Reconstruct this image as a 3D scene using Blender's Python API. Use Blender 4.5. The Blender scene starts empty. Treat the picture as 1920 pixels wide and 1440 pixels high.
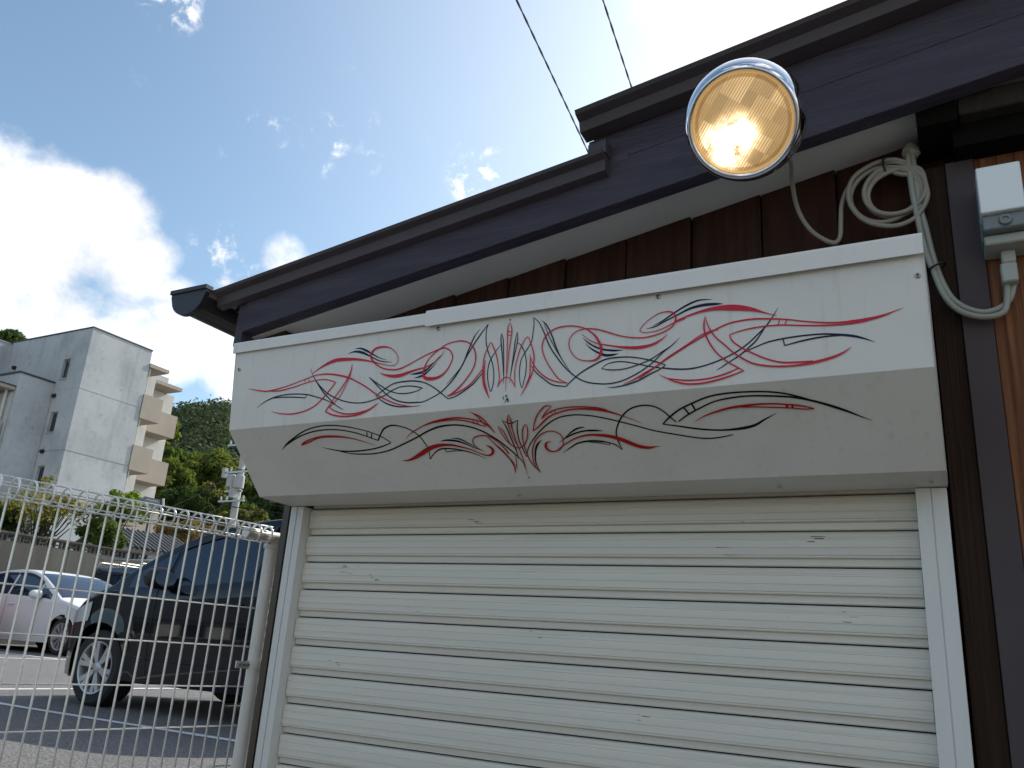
import bpy, bmesh, math, random
import numpy as np
from mathutils import Vector, Matrix
random.seed(7); RNG = np.random.default_rng(7)
C = bpy.context.scene.collection
R_ = math.radians
# The origin is the photographer's eye; X runs right along the shutter wall, Y away from the viewer, Z up.
# ---------------------------------------------------------------- camera
cam = bpy.data.cameras.new('camera'); camo = bpy.data.objects.new('camera', cam); C.objects.link(camo)
cam.sensor_width = 36; cam.lens = 29.181; cam.clip_start = .05; cam.clip_end = 3000
rt = Vector((0.88134, 0.46812, 0.06409)); up = Vector((0.09109, -0.30144, 0.94912)); fw = Vector((-0.46362, 0.83066, 0.30831))
camo.matrix_world = Matrix(((rt.x, up.x, -fw.x, 0), (rt.y, up.y, -fw.y, 0), (rt.z, up.z, -fw.z, 0), (0, 0, 0, 1)))
bpy.context.scene.camera = camo
# ---------------------------------------------------------------- sky and sun
SUN = Vector((.22, 1.25, 1.0)).normalized()
w = bpy.data.worlds.new('World'); bpy.context.scene.world = w; w.use_nodes = True
nt = w.node_tree; nt.nodes.clear()
def nn(t, **k):
    n = nt.nodes.new(t)
    for a, b in k.items(): setattr(n, a, b)
    return n
out = nn('ShaderNodeOutputWorld'); bg = nn('ShaderNodeBackground'); bg.inputs[1].default_value = 1.0
nt.links.new(bg.outputs[0], out.inputs[0])
sky = nn('ShaderNodeTexSky', sky_type='NISHITA'); sky.sun_disc = False
sky.sun_elevation = math.asin(SUN.z); sky.sun_rotation = math.atan2(SUN.x, SUN.y)
sky.air_density = 1.0; sky.dust_density = 1.1; sky.ozone_density = 1.6
SKY_K = .131
def vm(op, a, b=None):
    n = nn('ShaderNodeVectorMath', operation=op)
    for i, v in enumerate((a, b)):
        if v is None: continue
        if hasattr(v, 'links'): nt.links.new(v, n.inputs[i])
        else: n.inputs[i].default_value = v
    return n
def mt(op, a, b=0.0, c=None):
    n = nn('ShaderNodeMath', operation=op)
    for i, v in enumerate((a, b, c)):
        if v is None: continue
        if hasattr(v, 'links'): nt.links.new(v, n.inputs[i])
        else: n.inputs[i].default_value = v
    return n.outputs[0]
tc = nn('ShaderNodeTexCoord'); D = tc.outputs['Generated']
tint = vm('MULTIPLY', sky.outputs[0], (1.0, 1.06, .985)); skyv = vm('SCALE', tint.outputs[0]); skyv.inputs['Scale'].default_value = SKY_K
def blob(d, rad, k=1.0):
    v = vm('DOT_PRODUCT', D, Vector(d).normalized()).outputs['Value']
    mr = nn('ShaderNodeMapRange', interpolation_type='SMOOTHSTEP'); nt.links.new(v, mr.inputs[0])
    mr.inputs[1].default_value = math.cos(rad); mr.inputs[2].default_value = 1.0
    mr.inputs[3].default_value = 0; mr.inputs[4].default_value = k
    return mr.outputs[0]
CLOUDS = [((-0.8173,0.4306,0.3830),0.1221,1.00),
((-0.8235,0.3943,0.4078),0.0964,0.90),
((-0.7791,0.4778,0.4059),0.0835,0.95),
((-0.7696,0.5184,0.3729),0.0707,0.90),
((-0.7554,0.5550,0.3483),0.0514,0.80),
((-0.8363,0.4484,0.3156),0.0964,0.90),
((-0.8157,0.4910,0.3057),0.0771,0.85),
((-0.7874,0.5348,0.3066),0.0707,0.85),
((-0.7560,0.5812,0.3010),0.0643,0.85),
((-0.7231,0.6199,0.3046),0.0643,0.85),
((-0.7081,0.5758,0.4087),0.0398,0.90),
((-0.6884,0.6056,0.3992),0.0386,0.80),
((-0.6564,0.6282,0.4177),0.0450,0.85),
((-0.7053,0.6039,0.3712),0.0353,0.70),
((-0.7098,0.6439,0.2855),0.0707,0.90),
((-0.6426,0.5469,0.5367),0.0218,1.00),
((-0.6391,0.5581,0.5292),0.0218,1.00),
((-0.5946,0.5978,0.5377),0.0321,1.00),
((-0.6127,0.5611,0.5565),0.0180,0.80),
((-0.5016,0.6542,0.5661),0.0180,0.80),
((-0.5547,0.6189,0.5561),0.0218,0.60),
((-0.6065,0.6054,0.5154),0.0218,0.50),
((-0.5634,0.6356,0.5279),0.0218,0.60),
((-0.4635,0.7111,0.5287),0.0437,1.60),
((-0.6640,0.4247,0.6154),0.0424,1.30),
((-0.1692,0.6850,0.7086),0.1478,0.85),
((-0.0661,0.7269,0.6835),0.1478,1.00),
((-0.6212,0.6901,0.3713),0.0386,0.30)]
acc = None
WISPS = [c for c in CLOUDS if c[1] < .045]; CLOUDS = [c for c in CLOUDS if c[1] >= .045]
for d, r, k in CLOUDS:
    b_ = blob(d, r, k); acc = b_ if acc is None else mt('MAXIMUM', acc, b_)
accw = None
for d, r, k in WISPS:
    b_ = blob(d, r, k); accw = b_ if accw is None else mt('MAXIMUM', accw, b_)
def noise(scale, det, rough, dist=0.0, vec=None):
    n = nn('ShaderNodeTexNoise'); n.inputs['Scale'].default_value = scale; n.inputs['Detail'].default_value = det
    n.inputs['Roughness'].default_value = rough; n.inputs['Distortion'].default_value = dist
    nt.links.new(vec if vec is not None else D, n.inputs['Vector']); return n.outputs[0]
n1 = noise(9.0, 10, .62, .3); n2 = noise(2.6, 5, .55)
n3 = noise(30.0, 8, .6, .5)
fine_ = mt('ADD', mt('MULTIPLY', mt('SUBTRACT', n1, .5), 1.8), mt('MULTIPLY', mt('SUBTRACT', n3, .5), .45))
field = mt('ADD', acc, fine_)
gen = mt('MULTIPLY', mt('SUBTRACT', n2, .44), 4.5)           # scattered clouds elsewhere, cover behind the camera thickened to brighten the facade
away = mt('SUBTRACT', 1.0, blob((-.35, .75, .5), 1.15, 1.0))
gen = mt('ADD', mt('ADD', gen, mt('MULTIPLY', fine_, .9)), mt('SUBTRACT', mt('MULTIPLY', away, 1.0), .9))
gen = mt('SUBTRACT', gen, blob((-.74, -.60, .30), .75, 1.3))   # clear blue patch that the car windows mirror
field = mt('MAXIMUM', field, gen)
mr = nn('ShaderNodeMapRange', interpolation_type='SMOOTHSTEP'); nt.links.new(field, mr.inputs[0])
mr.inputs[1].default_value = .30; mr.inputs[2].default_value = .98
shade = nn('ShaderNodeMapRange'); nt.links.new(noise(5.0, 6, .55, .2), shade.inputs[0])
shade.inputs[1].default_value = .35; shade.inputs[2].default_value = .62; shade.inputs[3].default_value = .78; shade.inputs[4].default_value = 1.05
wn = nn('ShaderNodeMapRange', interpolation_type='SMOOTHSTEP'); nt.links.new(noise(30.0, 9, .66, .25), wn.inputs[0]); wn.inputs[1].default_value = .50; wn.inputs[2].default_value = .74
wmask = mt('MULTIPLY', mt('MULTIPLY', accw, wn.outputs[0]), 1.15)
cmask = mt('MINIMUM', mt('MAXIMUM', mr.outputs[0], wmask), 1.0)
ccol = vm('SCALE', (1.0, 1.0, 1.02)); nt.links.new(shade.outputs[0], ccol.inputs['Scale'])
glow = blob(SUN, 1.05, 1.0); glow = mt('POWER', glow, 1.6)
glowv = vm('SCALE', (1.0, .98, .92)); nt.links.new(mt('MULTIPLY', glow, .18), glowv.inputs['Scale'])
sk2 = vm('ADD', skyv.outputs[0], glowv.outputs[0])
mix = nn('ShaderNodeMix', data_type='RGBA')
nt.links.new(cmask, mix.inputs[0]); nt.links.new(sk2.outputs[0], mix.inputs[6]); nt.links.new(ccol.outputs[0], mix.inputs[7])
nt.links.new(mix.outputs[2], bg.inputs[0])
sl = bpy.data.lights.new('sun', 'SUN'); sl.energy = 4.0; sl.angle = R_(.53); sl.color = (1.0, .94, .85)
so = bpy.data.objects.new('sun', sl); C.objects.link(so); so.rotation_euler = SUN.to_track_quat('Z', 'Y').to_euler()
vs = bpy.context.scene.view_settings; vs.view_transform = 'Standard'; vs.look = 'None'; vs.gamma = 1; vs.exposure = .47; vs.use_curve_mapping = False
# ---------------------------------------------------------------- materials
def mat(name, col, rough=.6, metal=0.0, var=0.0, nscale=8.0, nvec=(1, 1, 1), col2=None, bump=0.0, bscale=40.0, bvec=(1, 1, 1), coat=0.0, spec=.5, trans=0.0, stains=None, island=None):
    m = bpy.data.materials.new(name); m.use_nodes = True; t = m.node_tree; N = t.nodes; L = t.links
    p = N['Principled BSDF']; p.inputs['Roughness'].default_value = rough; p.inputs['Metallic'].default_value = metal
    p.inputs['Base Color'].default_value = (*col, 1); p.inputs['Coat Weight'].default_value = coat; p.inputs['Coat Roughness'].default_value = .03; p.inputs['Coat IOR'].default_value = 1.5
    p.inputs['Specular IOR Level'].default_value = spec
    tcn = N.new('ShaderNodeTexCoord')
    def mp(v, sc):
        a = N.new('ShaderNodeMapping'); a.inputs['Scale'].default_value = v; L.new(tcn.outputs['Object'], a.inputs[0])
        n = N.new('ShaderNodeTexNoise'); n.inputs['Scale'].default_value = sc; n.inputs['Detail'].default_value = 8; n.inputs['Roughness'].default_value = .6
        L.new(a.outputs[0], n.inputs['Vector']); return n.outputs[0]
    colout = None
    if var or col2:
        n = mp(nvec, nscale); cr = N.new('ShaderNodeValToRGB'); L.new(n, cr.inputs[0])
        c2 = col2 or tuple(c * (1 - var) for c in col)
        cr.color_ramp.elements[0].position = .32; cr.color_ramp.elements[1].position = .68
        cr.color_ramp.elements[0].color = (*c2, 1); cr.color_ramp.elements[1].color = (*col, 1)
        colout = cr.outputs[0]
    if stains:
        for (sv, ssc, lo, hi, amt, sc_) in stains:
            n = mp(sv, ssc); r = N.new('ShaderNodeMapRange'); L.new(n, r.inputs[0]); r.inputs[1].default_value = lo; r.inputs[2].default_value = hi
            r.inputs[3].default_value = 0; r.inputs[4].default_value = amt
            mx = N.new('ShaderNodeMix'); mx.data_type = 'RGBA'; L.new(r.outputs[0], mx.inputs[0])
            if colout: L.new(colout, mx.inputs[6])
            else: mx.inputs[6].default_value = (*col, 1)
            mx.inputs[7].default_value = (*sc_, 1); colout = mx.outputs[2]
    if island:
        g = N.new('ShaderNodeNewGeometry'); cr = N.new('ShaderNodeValToRGB'); L.new(g.outputs['Random Per Island'], cr.inputs[0])
        es = cr.color_ramp.elements
        for i, (ps, c) in enumerate(island):
            e = es[i] if i < 2 else es.new(ps)
            e.position = ps; e.color = (*c, 1)
        colout = cr.outputs[0]
    if colout: L.new(colout, p.inputs['Base Color'])
    if bump:
        n = mp(bvec, bscale); b = N.new('ShaderNodeBump'); b.inputs['Strength'].default_value = bump; b.inputs['Distance'].default_value = .02
        L.new(n, b.inputs['Height']); L.new(b.outputs[0], p.inputs['Normal'])
    if trans:
        tr = N.new('ShaderNodeBsdfTranslucent'); ms = N.new('ShaderNodeMixShader'); ms.inputs[0].default_value = trans
        if colout:
            bc = N.new('ShaderNodeMix'); bc.data_type = 'RGBA'; bc.blend_type = 'MULTIPLY'; bc.inputs[0].default_value = 1
            L.new(colout, bc.inputs[6]); bc.inputs[7].default_value = (2.0, 2.0, .9, 1); L.new(bc.outputs[2], tr.inputs[0])
        L.new(p.outputs[0], ms.inputs[1]); L.new(tr.outputs[0], ms.inputs[2]); L.new(ms.outputs[0], N['Material Output'].inputs[0])
    return m
M = {}
M['panel'] = mat('painted steel', (.72, .70, .66), .38, var=.05, nscale=2.5, bump=.10, bscale=2.2, stains=[((.6, .6, .6), 5, .50, .75, .30, (.47, .45, .40)), ((26, 26, 1.2), 2, .56, .74, .26, (.40, .37, .31)), ((40, 40, 40), 2, .72, .76, .5, (.25, .21, .16))])
M['flash'] = mat('white flashing', (.76, .75, .72), .42, var=.06, nscale=4, stains=[((3, 1, 1), 9, .6, .75, .2, (.45, .43, .4))])
M['slat'] = mat('shutter slat', (.72, .69, .62), .42, var=.10, nscale=3, nvec=(.5, 20, 22), bump=.06, bscale=8, bvec=(.3, 10, 30), stains=[((.6, 30, 60), 2.0, .60, .74, .40, (.34, .31, .26)), ((14, 8, 60), 5, .69, .74, .8, (.12, .1, .08))])
M['rail'] = mat('guide rail aluminium', (.68, .68, .66), .45, var=.06, nscale=5, nvec=(3, 3, .4), stains=[((2, 2, .3), 12, .6, .8, .2, (.4, .38, .33))])
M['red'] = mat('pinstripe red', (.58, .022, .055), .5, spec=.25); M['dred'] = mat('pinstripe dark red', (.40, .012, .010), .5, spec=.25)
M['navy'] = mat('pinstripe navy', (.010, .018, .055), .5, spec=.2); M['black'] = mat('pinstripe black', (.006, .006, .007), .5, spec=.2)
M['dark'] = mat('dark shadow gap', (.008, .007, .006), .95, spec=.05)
M['board'] = mat('dark stained board', (.058, .027, .018), .8, spec=.1, col2=(.027, .013, .009), nscale=4, nvec=(9, 9, .8), bump=.35, bscale=10, bvec=(8, 8, .5), stains=[((40, 40, 40), 3, .74, .78, .6, (.2, .15, .12))])
M['barge'] = mat('painted bargeboard', (.068, .060, .084), .5, spec=.3, col2=(.047, .040, .058), nscale=4, nvec=(.8, 8, 8), bump=.45, bscale=12, bvec=(.6, 8, 12), stains=[((.5, 5, 22), 3, .55, .72, .45, (.105, .092, .115)), ((30, 30, 30), 2, .70, .75, .5, (.02, .017, .02))])
M['metal_roof'] = mat('dark roof metal', (.075, .062, .070), .45, spec=.3, var=.2, nscale=4, bump=.04, bscale=2)
M['gutter'] = mat('gutter plastic', (.026, .023, .028), .4, var=.2, nscale=3)
M['soffit'] = mat('soffit board', (.66, .64, .60), .7, var=.08, nscale=2, stains=[((1, 1, 1), 6, .55, .8, .2, (.3, .28, .24))])
M['bronze'] = mat('bronze aluminium', (.085, .068, .052), .4, metal=.2, var=.15, nscale=6, nvec=(4, 4, .4))
M['pillar'] = mat('dark grained pillar', (.042, .024, .016), .7, spec=.15, col2=(.022, .013, .008), nscale=5, nvec=(26, 26, .55), bump=.5, bscale=6, bvec=(26, 26, .5))
M['strip'] = mat('grey painted strip', (.075, .060, .064), .6, spec=.2, var=.12, nscale=6)
M['cedar'] = mat('bare cedar', (.27, .115, .052), .7, spec=.2, col2=(.10, .036, .017), nscale=5, nvec=(22, 22, .5), bump=.4, bscale=6, bvec=(24, 24, .5))
M['endgrain'] = mat('end grain', (.045, .036, .032), .8, spec=.1, col2=(.03, .025, .023), nscale=6, nvec=(12, 12, 2), bump=.5, bscale=30, bvec=(1, 1, .2))
M['chrome'] = mat('chrome', (.80, .80, .82), .07, metal=1.0)
M['steel'] = mat('zinc steel', (.55, .55, .54), .35, metal=.8, var=.2)
M['cable'] = mat('grey cable', (.30, .275, .225), .5, var=.12, nscale=12)
M['conduit'] = mat('pale green grey cable', (.31, .32, .275), .45, var=.08, nscale=12)
M['tie'] = mat('black nylon tie', (.008, .008, .010), .4)
M['tape'] = mat('sealing putty', (.38, .34, .27), .6, var=.2, nscale=30, bump=.4, bscale=60)
M['white_plastic'] = mat('white plastic', (.80, .84, .86), .3)
M['grey_plastic'] = mat('blue grey plastic', (.16, .19, .20), .35)
M['pale_plastic'] = mat('grey plastic', (.36, .38, .34), .45)
M['fence'] = mat('galvanised painted wire', (.95, .94, .90), .25, metal=.3, var=.12, nscale=20)
M['post'] = mat('fence post paint', (.85, .84, .80), .38, metal=0, var=.10, nscale=8, stains=[((4, 4, .6), 10, .6, .75, .35, (.32, .27, .2))])
M['asphalt'] = mat('asphalt', (.27, .26, .25), .9, col2=(.05, .05, .055), nscale=70, bump=.8, bscale=70, stains=[((.3, .3, .3), 3, .4, .7, .35, (.12, .12, .12))])
M['ground'] = mat('street ground', (.22, .195, .155), .9, col2=(.17, .15, .12), nscale=2, bump=.3, bscale=60)
M['paint'] = mat('road paint', (.74, .74, .72), .7, var=.1, nscale=20, stains=[((1, 1, 1), 60, .58, .66, .8, (.2, .2, .2))])
M['concrete'] = mat('old concrete', (.155, .145, .125), .85, col2=(.085, .080, .070), nscale=.8, nvec=(1, 1, .35), bump=.2, bscale=20, stains=[((1, 1, .12), 2.2, .45, .7, .6, (.05, .047, .042))])
M['block'] = mat('openwork block', (.13, .115, .095), .9, col2=(.06, .052, .045), nscale=6)
M['stucco'] = mat('stained white stucco', (.52, .54, .55), .9, col2=(.42, .44, .45), nscale=.35, bump=.15, bscale=12, stains=[((1, 1, .8), .5, .50, .70, .6, (.27, .285, .29)), ((1, 1, 1), 6, .57, .72, .4, (.24, .25, .25)), ((1, 1, .9), 2.2, .60, .74, .5, (.16, .17, .17)), ((1.6, 1.6, .12), 1.0, .54, .72, .45, (.24, .26, .27))])
M['beige'] = mat('beige render', (.42, .36, .29), .85, var=.10, nscale=1, stains=[((1, 1, .2), 1.5, .5, .75, .3, (.3, .26, .21))])
M['coping'] = mat('dark coping', (.06, .065, .075), .7)
M['glass_dark'] = mat('dark window glass', (.02, .025, .03), .06, spec=.9)
M['frame'] = mat('window frame', (.30, .31, .31), .5)
M['tile'] = mat('roof tile', (.10, .10, .105), .6, var=.3, nscale=5)
M['housewall'] = mat('house wall', (.62, .61, .57), .8, var=.08, nscale=2)
M['polec'] = mat('concrete pole', (.46, .46, .45), .8, var=.15, nscale=2)
M['bark'] = mat('bark', (.07, .052, .038), .9, var=.4, nscale=8, bump=.4, bscale=20)
M['car_black'] = mat('black car paint', (.003, .004, .009), .3, coat=.75, spec=.05)
M['car_white'] = mat('pearl white car paint', (.72, .71, .71), .35, coat=.22, spec=.2)
M['car_dark'] = mat('navy car paint', (.010, .012, .028), .15, coat=1.0)
M['car_red'] = mat('red car paint', (.20, .010, .012), .2, coat=.5, spec=.2)
M['car_glass'] = mat('car glass', (.006, .014, .034), .03, spec=.9)
M['tyre'] = mat('tyre rubber', (.018, .018, .018), .75)
M['wheel'] = mat('silver wheel', (.50, .51, .52), .32, metal=.6)
M['plastic_black'] = mat('black trim', (.010, .010, .011), .45)
M['lamp_clear'] = mat('clear lamp', (.55, .60, .62), .08, coat=1.0)
M['ridge_wood'] = None
def leafmat(name, cols, trans=.45):
    n = len(cols); return mat(name, cols[0], .75, spec=.12, trans=trans, island=[(i / (n - 1), c) for i, c in enumerate(cols)])
M['lf_yel'] = leafmat('bright yellow green leaves', [(.06, .10, .015), (.11, .17, .025), (.18, .22, .03), (.04, .07, .015)], .45)
M['lf_aut'] = leafmat('autumn leaves', [(.06, .085, .02), (.12, .14, .025), (.20, .17, .025), (.17, .10, .02)], .4)
M['lf_dark'] = leafmat('dark evergreen leaves', [(.02, .04, .012), (.045, .075, .02), (.03, .055, .02)], .3)
M['lf_mid'] = leafmat('green leaves', [(.036, .068, .020), (.07, .11, .03), (.10, .135, .035), (.026, .05, .016)], .4)
M['lf_bamboo'] = leafmat('bamboo leaves', [(.055, .088, .022), (.10, .135, .03), (.15, .17, .045), (.04, .065, .02)], .45)
M['lf_olive'] = leafmat('olive leaves', [(.07, .085, .03), (.12, .13, .05), (.15, .14, .05), (.05, .07, .025)], .4)
M['lf_far'] = leafmat('far wood leaves', [(.030, .052, .034), (.050, .078, .046), (.080, .095, .055), (.034, .05, .038)], .25)
M['lf_red'] = leafmat('reddish hedge leaves', [(.10, .10, .03), (.17, .12, .05), (.20, .10, .06), (.08, .09, .03)], .4)
# ---------------------------------------------------------------- mesh helpers
def tag(o, label=None, cat=None, group=None, kind=None):
    if label: o['label'] = label
    if cat: o['category'] = cat
    if group: o['group'] = group
    if kind: o['kind'] = kind
    return o
def link(name, me, m=None, parent=None, loc=None, smooth=False):
    o = bpy.data.objects.new(name, me); C.objects.link(o)
    if m is not None: me.materials.append(m if not isinstance(m, str) else M[m])
    if parent: o.parent = parent
    if loc is not None: o.location = loc
    if smooth:
        for p in me.polygons: p.use_smooth = True
    return o
def empty(name, loc=(0, 0, 0), rz=0):
    o = bpy.data.objects.new(name, None); o.empty_display_size = .1; C.objects.link(o); o.location = loc; o.rotation_euler = (0, 0, rz); return o
class MB:
    def __init__(s): s.v = []; s.f = []
    def add(s, v, f):
        n = len(s.v); s.v += [tuple(p) for p in v]; s.f += [tuple(i + n for i in q) for q in f]; return s
    def box(s, x0, x1, y0, y1, z0, z1):
        return s.add([(x0, y0, z0), (x1, y0, z0), (x1, y1, z0), (x0, y1, z0), (x0, y0, z1), (x1, y0, z1), (x1, y1, z1), (x0, y1, z1)],
                     [(0, 3, 2, 1), (4, 5, 6, 7), (0, 1, 5, 4), (1, 2, 6, 5), (2, 3, 7, 6), (3, 0, 4, 7)])
    def sbox(s, x0, x1, y0, y1, zb, zt):           # box whose bottom and top follow lines z = a + b*x
        z = lambda l, x: l[0] + l[1] * x
        return s.add([(x0, y0, z(zb, x0)), (x1, y0, z(zb, x1)), (x1, y1, z(zb, x1)), (x0, y1, z(zb, x0)), (x0, y0, z(zt, x0)), (x1, y0, z(zt, x1)), (x1, y1, z(zt, x1)), (x0, y1, z(zt, x0))],
                     [(0, 3, 2, 1), (4, 5, 6, 7), (0, 1, 5, 4), (1, 2, 6, 5), (2, 3, 7, 6), (3, 0, 4, 7)])
    def prism(s, prof, x0, x1, line=(0, 0)):       # profile [(y,z)] extruded along X, offset in z by line a+b*x
        n = len(prof); v = []
        for x in (x0, x1): v += [(x, y, z + line[0] + line[1] * x) for y, z in prof]
        f = [(i, (i + 1) % n, n + (i + 1) % n, n + i) for i in range(n)] + [tuple(range(n - 1, -1, -1)), tuple(range(n, 2 * n))]
        return s.add(v, f)
    def prismy(s, prof, y0, y1):                   # profile [(x,z)] extruded along Y
        n = len(prof); v = []
        for y in (y0, y1): v += [(x, y, z) for x, z in prof]
        f = [(i, (i + 1) % n, n + (i + 1) % n, n + i) for i in range(n)] + [tuple(range(n - 1, -1, -1)), tuple(range(n, 2 * n))]
        return s.add(v, f)
    def tube(s, pts, r, n=8, cap=True, closed=False):
        pts = [Vector(p) for p in pts]; k = len(pts); rr = r if hasattr(r, '__len__') else [r] * k
        v = []; prev = None
        for i, p in enumerate(pts):
            a = pts[(i - 1) % k] if (closed or i > 0) else p; b = pts[(i + 1) % k] if (closed or i < k - 1) else p
            t = (b - a).normalized()
            if prev is None:
                u = t.cross(Vector((0, 0, 1)));
                if u.length < .1: u = t.cross(Vector((1, 0, 0)))
            else: u = prev - t * prev.dot(t)
            u.normalize(); prev = u; w_ = t.cross(u)
            v += [p + (u * math.cos(6.28318 * j / n) + w_ * math.sin(6.28318 * j / n)) * rr[i] for j in range(n)]
        f = []
        for i in range(k if closed else k - 1):
            i2 = (i + 1) % k
            for j in range(n): f.append((i * n + j, i * n + (j + 1) % n, i2 * n + (j + 1) % n, i2 * n + j))
        if cap and not closed: f += [tuple(range(n - 1, -1, -1)), tuple((k - 1) * n + j for j in range(n))]
        return s.add(v, f)
    def lathe(s, prof, o, ax, n=32, u=None):       # profile [(radius, height)] turned about axis ax through o
        ax = Vector(ax).normalized(); u = Vector(u) if u else ax.orthogonal(); u = (u - ax * u.dot(ax)).normalized(); w_ = ax.cross(u); o = Vector(o); v = []; k = len(prof)
        for r, h in prof: v += [o + ax * h + (u * math.cos(6.283185 * j / n) + w_ * math.sin(6.283185 * j / n)) * r for j in range(n)]
        return s.add(v, [(i * n + j, i * n + (j + 1) % n, (i + 1) * n + (j + 1) % n, (i + 1) * n + j) for i in range(k - 1) for j in range(n)])
    def mesh(s, name='m'):
        me = bpy.data.meshes.new(name); me.from_pydata(s.v, [], s.f); me.validate()
        b = bmesh.new(); b.from_mesh(me); bmesh.ops.recalc_face_normals(b, faces=b.faces); b.to_mesh(me); b.free(); return me
    def build(s, name, m, parent=None, smooth=False, bevel=0, loc=None):
        me = s.mesh(name)
        if bevel:
            b = bmesh.new(); b.from_mesh(me); bmesh.ops.bevel(b, geom=b.edges[:], offset=bevel, segments=1, affect='EDGES'); b.to_mesh(me); b.free()
        o = link(name, me, m, parent, loc, smooth)
        if smooth == 'auto':
            for p in me.polygons: p.use_smooth = True
            me.set_sharp_from_angle(angle=R_(35))
        return o
def cr(pts, k=6, closed=False):                   # Catmull-Rom through points of any dimension
    P = [np.array(p, float) for p in pts]; n = len(P)
    if n < 3 and not closed:
        return [P[0] + (P[1] - P[0]) * t / k for t in range(k + 1)]
    o = []
    for i in range(n if closed else n - 1):
        p0 = P[(i - 1) % n] if (closed or i > 0) else 2 * P[0] - P[1]; p1 = P[i]; p2 = P[(i + 1) % n]
        p3 = P[(i + 2) % n] if (closed or i < n - 2) else 2 * P[-1] - P[-2]
        for j in range(k):
            t = j / k; o.append(.5 * ((2 * p1) + (-p0 + p2) * t + (2 * p0 - 5 * p1 + 4 * p2 - p3) * t * t + (-p0 + 3 * p1 - 3 * p2 + p3) * t ** 3))
    if not closed: o.append(P[-1])
    return o
def quads(name, c, u, v, m, parent=None, fold=0.0):   # many leaf quads at once (diamond leaves)
    n = len(c); co = np.empty((n, 4, 3)); co[:, 0] = c - u; co[:, 1] = c - v * .55 + u * .1; co[:, 2] = c + u; co[:, 3] = c + v * .55 + u * .1
    me = bpy.data.meshes.new(name); me.vertices.add(4 * n); me.vertices.foreach_set('co', co.reshape(-1).astype(np.float32))
    me.loops.add(4 * n); me.loops.foreach_set('vertex_index', np.arange(4 * n, dtype=np.int32))
    me.polygons.add(n); me.polygons.foreach_set('loop_start', np.arange(0, 4 * n, 4, dtype=np.int32))
    me.update(calc_edges=True)
    return link(name, me, m, parent)
def rnd_dirs(n, zb=0.0):
    d = RNG.normal(size=(n, 3)); d[:, 2] += zb; return d / np.linalg.norm(d, axis=1)[:, None]
def leaves(clumps, per, size, spread, droop=0.0):
    cs = []; ns = []
    for (p, r) in clumps:
        d = rnd_dirs(per, .3); rad = r * RNG.random(per) ** .30; ns.append(d)
        cs.append(np.array(p) + d * rad[:, None] * np.array([1, 1, .75]))
    c = np.concatenate(cs); n = len(c); nr = np.concatenate(ns) + rnd_dirs(n) * .75; u = np.cross(nr, rnd_dirs(n)); u /= np.linalg.norm(u, axis=1)[:, None] + 1e-9; u[:, 2] -= droop; u /= np.linalg.norm(u, axis=1)[:, None]
    v = np.cross(nr, u); v /= np.linalg.norm(v, axis=1)[:, None] + 1e-9
    s = size * (.6 + .8 * RNG.random(n))[:, None]
    return c, u * s, v * s * spread
# ================================================================= SETTING
gz = lambda x: -.61 - .007 * (min(x, -6.2) + 6.2)
FX = lambda y: -2.423 + .1405 * (y - 1.46)         # fence line
g = MB().add([(-1500, -1500, -1.46), (1500, -1500, -1.46), (1500, 1500, -1.46), (-1500, 1500, -1.46)], [(0, 1, 2, 3)]).build('ground', 'ground'); tag(g, kind='structure')
# parking lot: a raised slab, flat near the fence and rising gently to the left, with its edge wall along the fence
lot = MB(); xs = [-80, -6.2]
ya, yb = -14.0, 60.0
P = [(-80, ya, gz(-80)), (-6.2, ya, -.61), (FX(ya) + .12, ya, -.61), (FX(4.1) + .12, 4.1, -.61), (14, 5.2, -.61), (14, yb, -.61), (-6.2, yb, -.61), (-80, yb, gz(-80))]
P.append((-6.2, 4.1, -.61))
lot.add(P, [(0, 1, 8, 6, 7), (1, 2, 3, 8), (8, 3, 4, 5, 6)])
rim = [0, 1, 2, 3, 4, 5, 6, 7]
for i in range(8):
    a, b = P[rim[i]], P[rim[(i + 1) % 8]]
    lot.add([a, b, (b[0], b[1], -1.6), (a[0], a[1], -1.6)], [(0, 1, 2, 3)])
o = lot.build('parking_lot', 'asphalt'); tag(o, kind='structure')
def stripe(p, q, wd, n=14):
    a = Vector((*p, 0)); b = Vector((*q, 0)); d = (b - a).normalized(); s = Vector((-d.y, d.x, 0)) * wd / 2; m = MB(); v = []
    for i in range(n + 1):
        c = a.lerp(b, i / n); k = RNG.uniform(-.006, .006, 2)
        for sg in (-1, 1): e = c + s * sg * (1 + k[0] * 8); v.append((e.x, e.y, gz(e.x) + .004))
    m.add(v, [(2 * i, 2 * i + 1, 2 * i + 3, 2 * i + 2) for i in range(n)])
    o = m.build('parking_line', 'paint'); tag(o, kind='structure')
stripe((-6.85, 4.14), (-2.6, 3.98), .075); stripe((-7.0, 6.85), (-2.4, 6.85), .10); stripe((-7.2, -2), (-7.2, 4.14), .10); stripe((-7.75, 4.6), (-7.75, 8.2), .10)
for y in (6.4, 9.15, 11.9, 14.6): stripe((-18.3, y), (-13.1, y), .10)
stripe((-13.1, 6.4), (-13.1, 14.6), .12)
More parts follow.
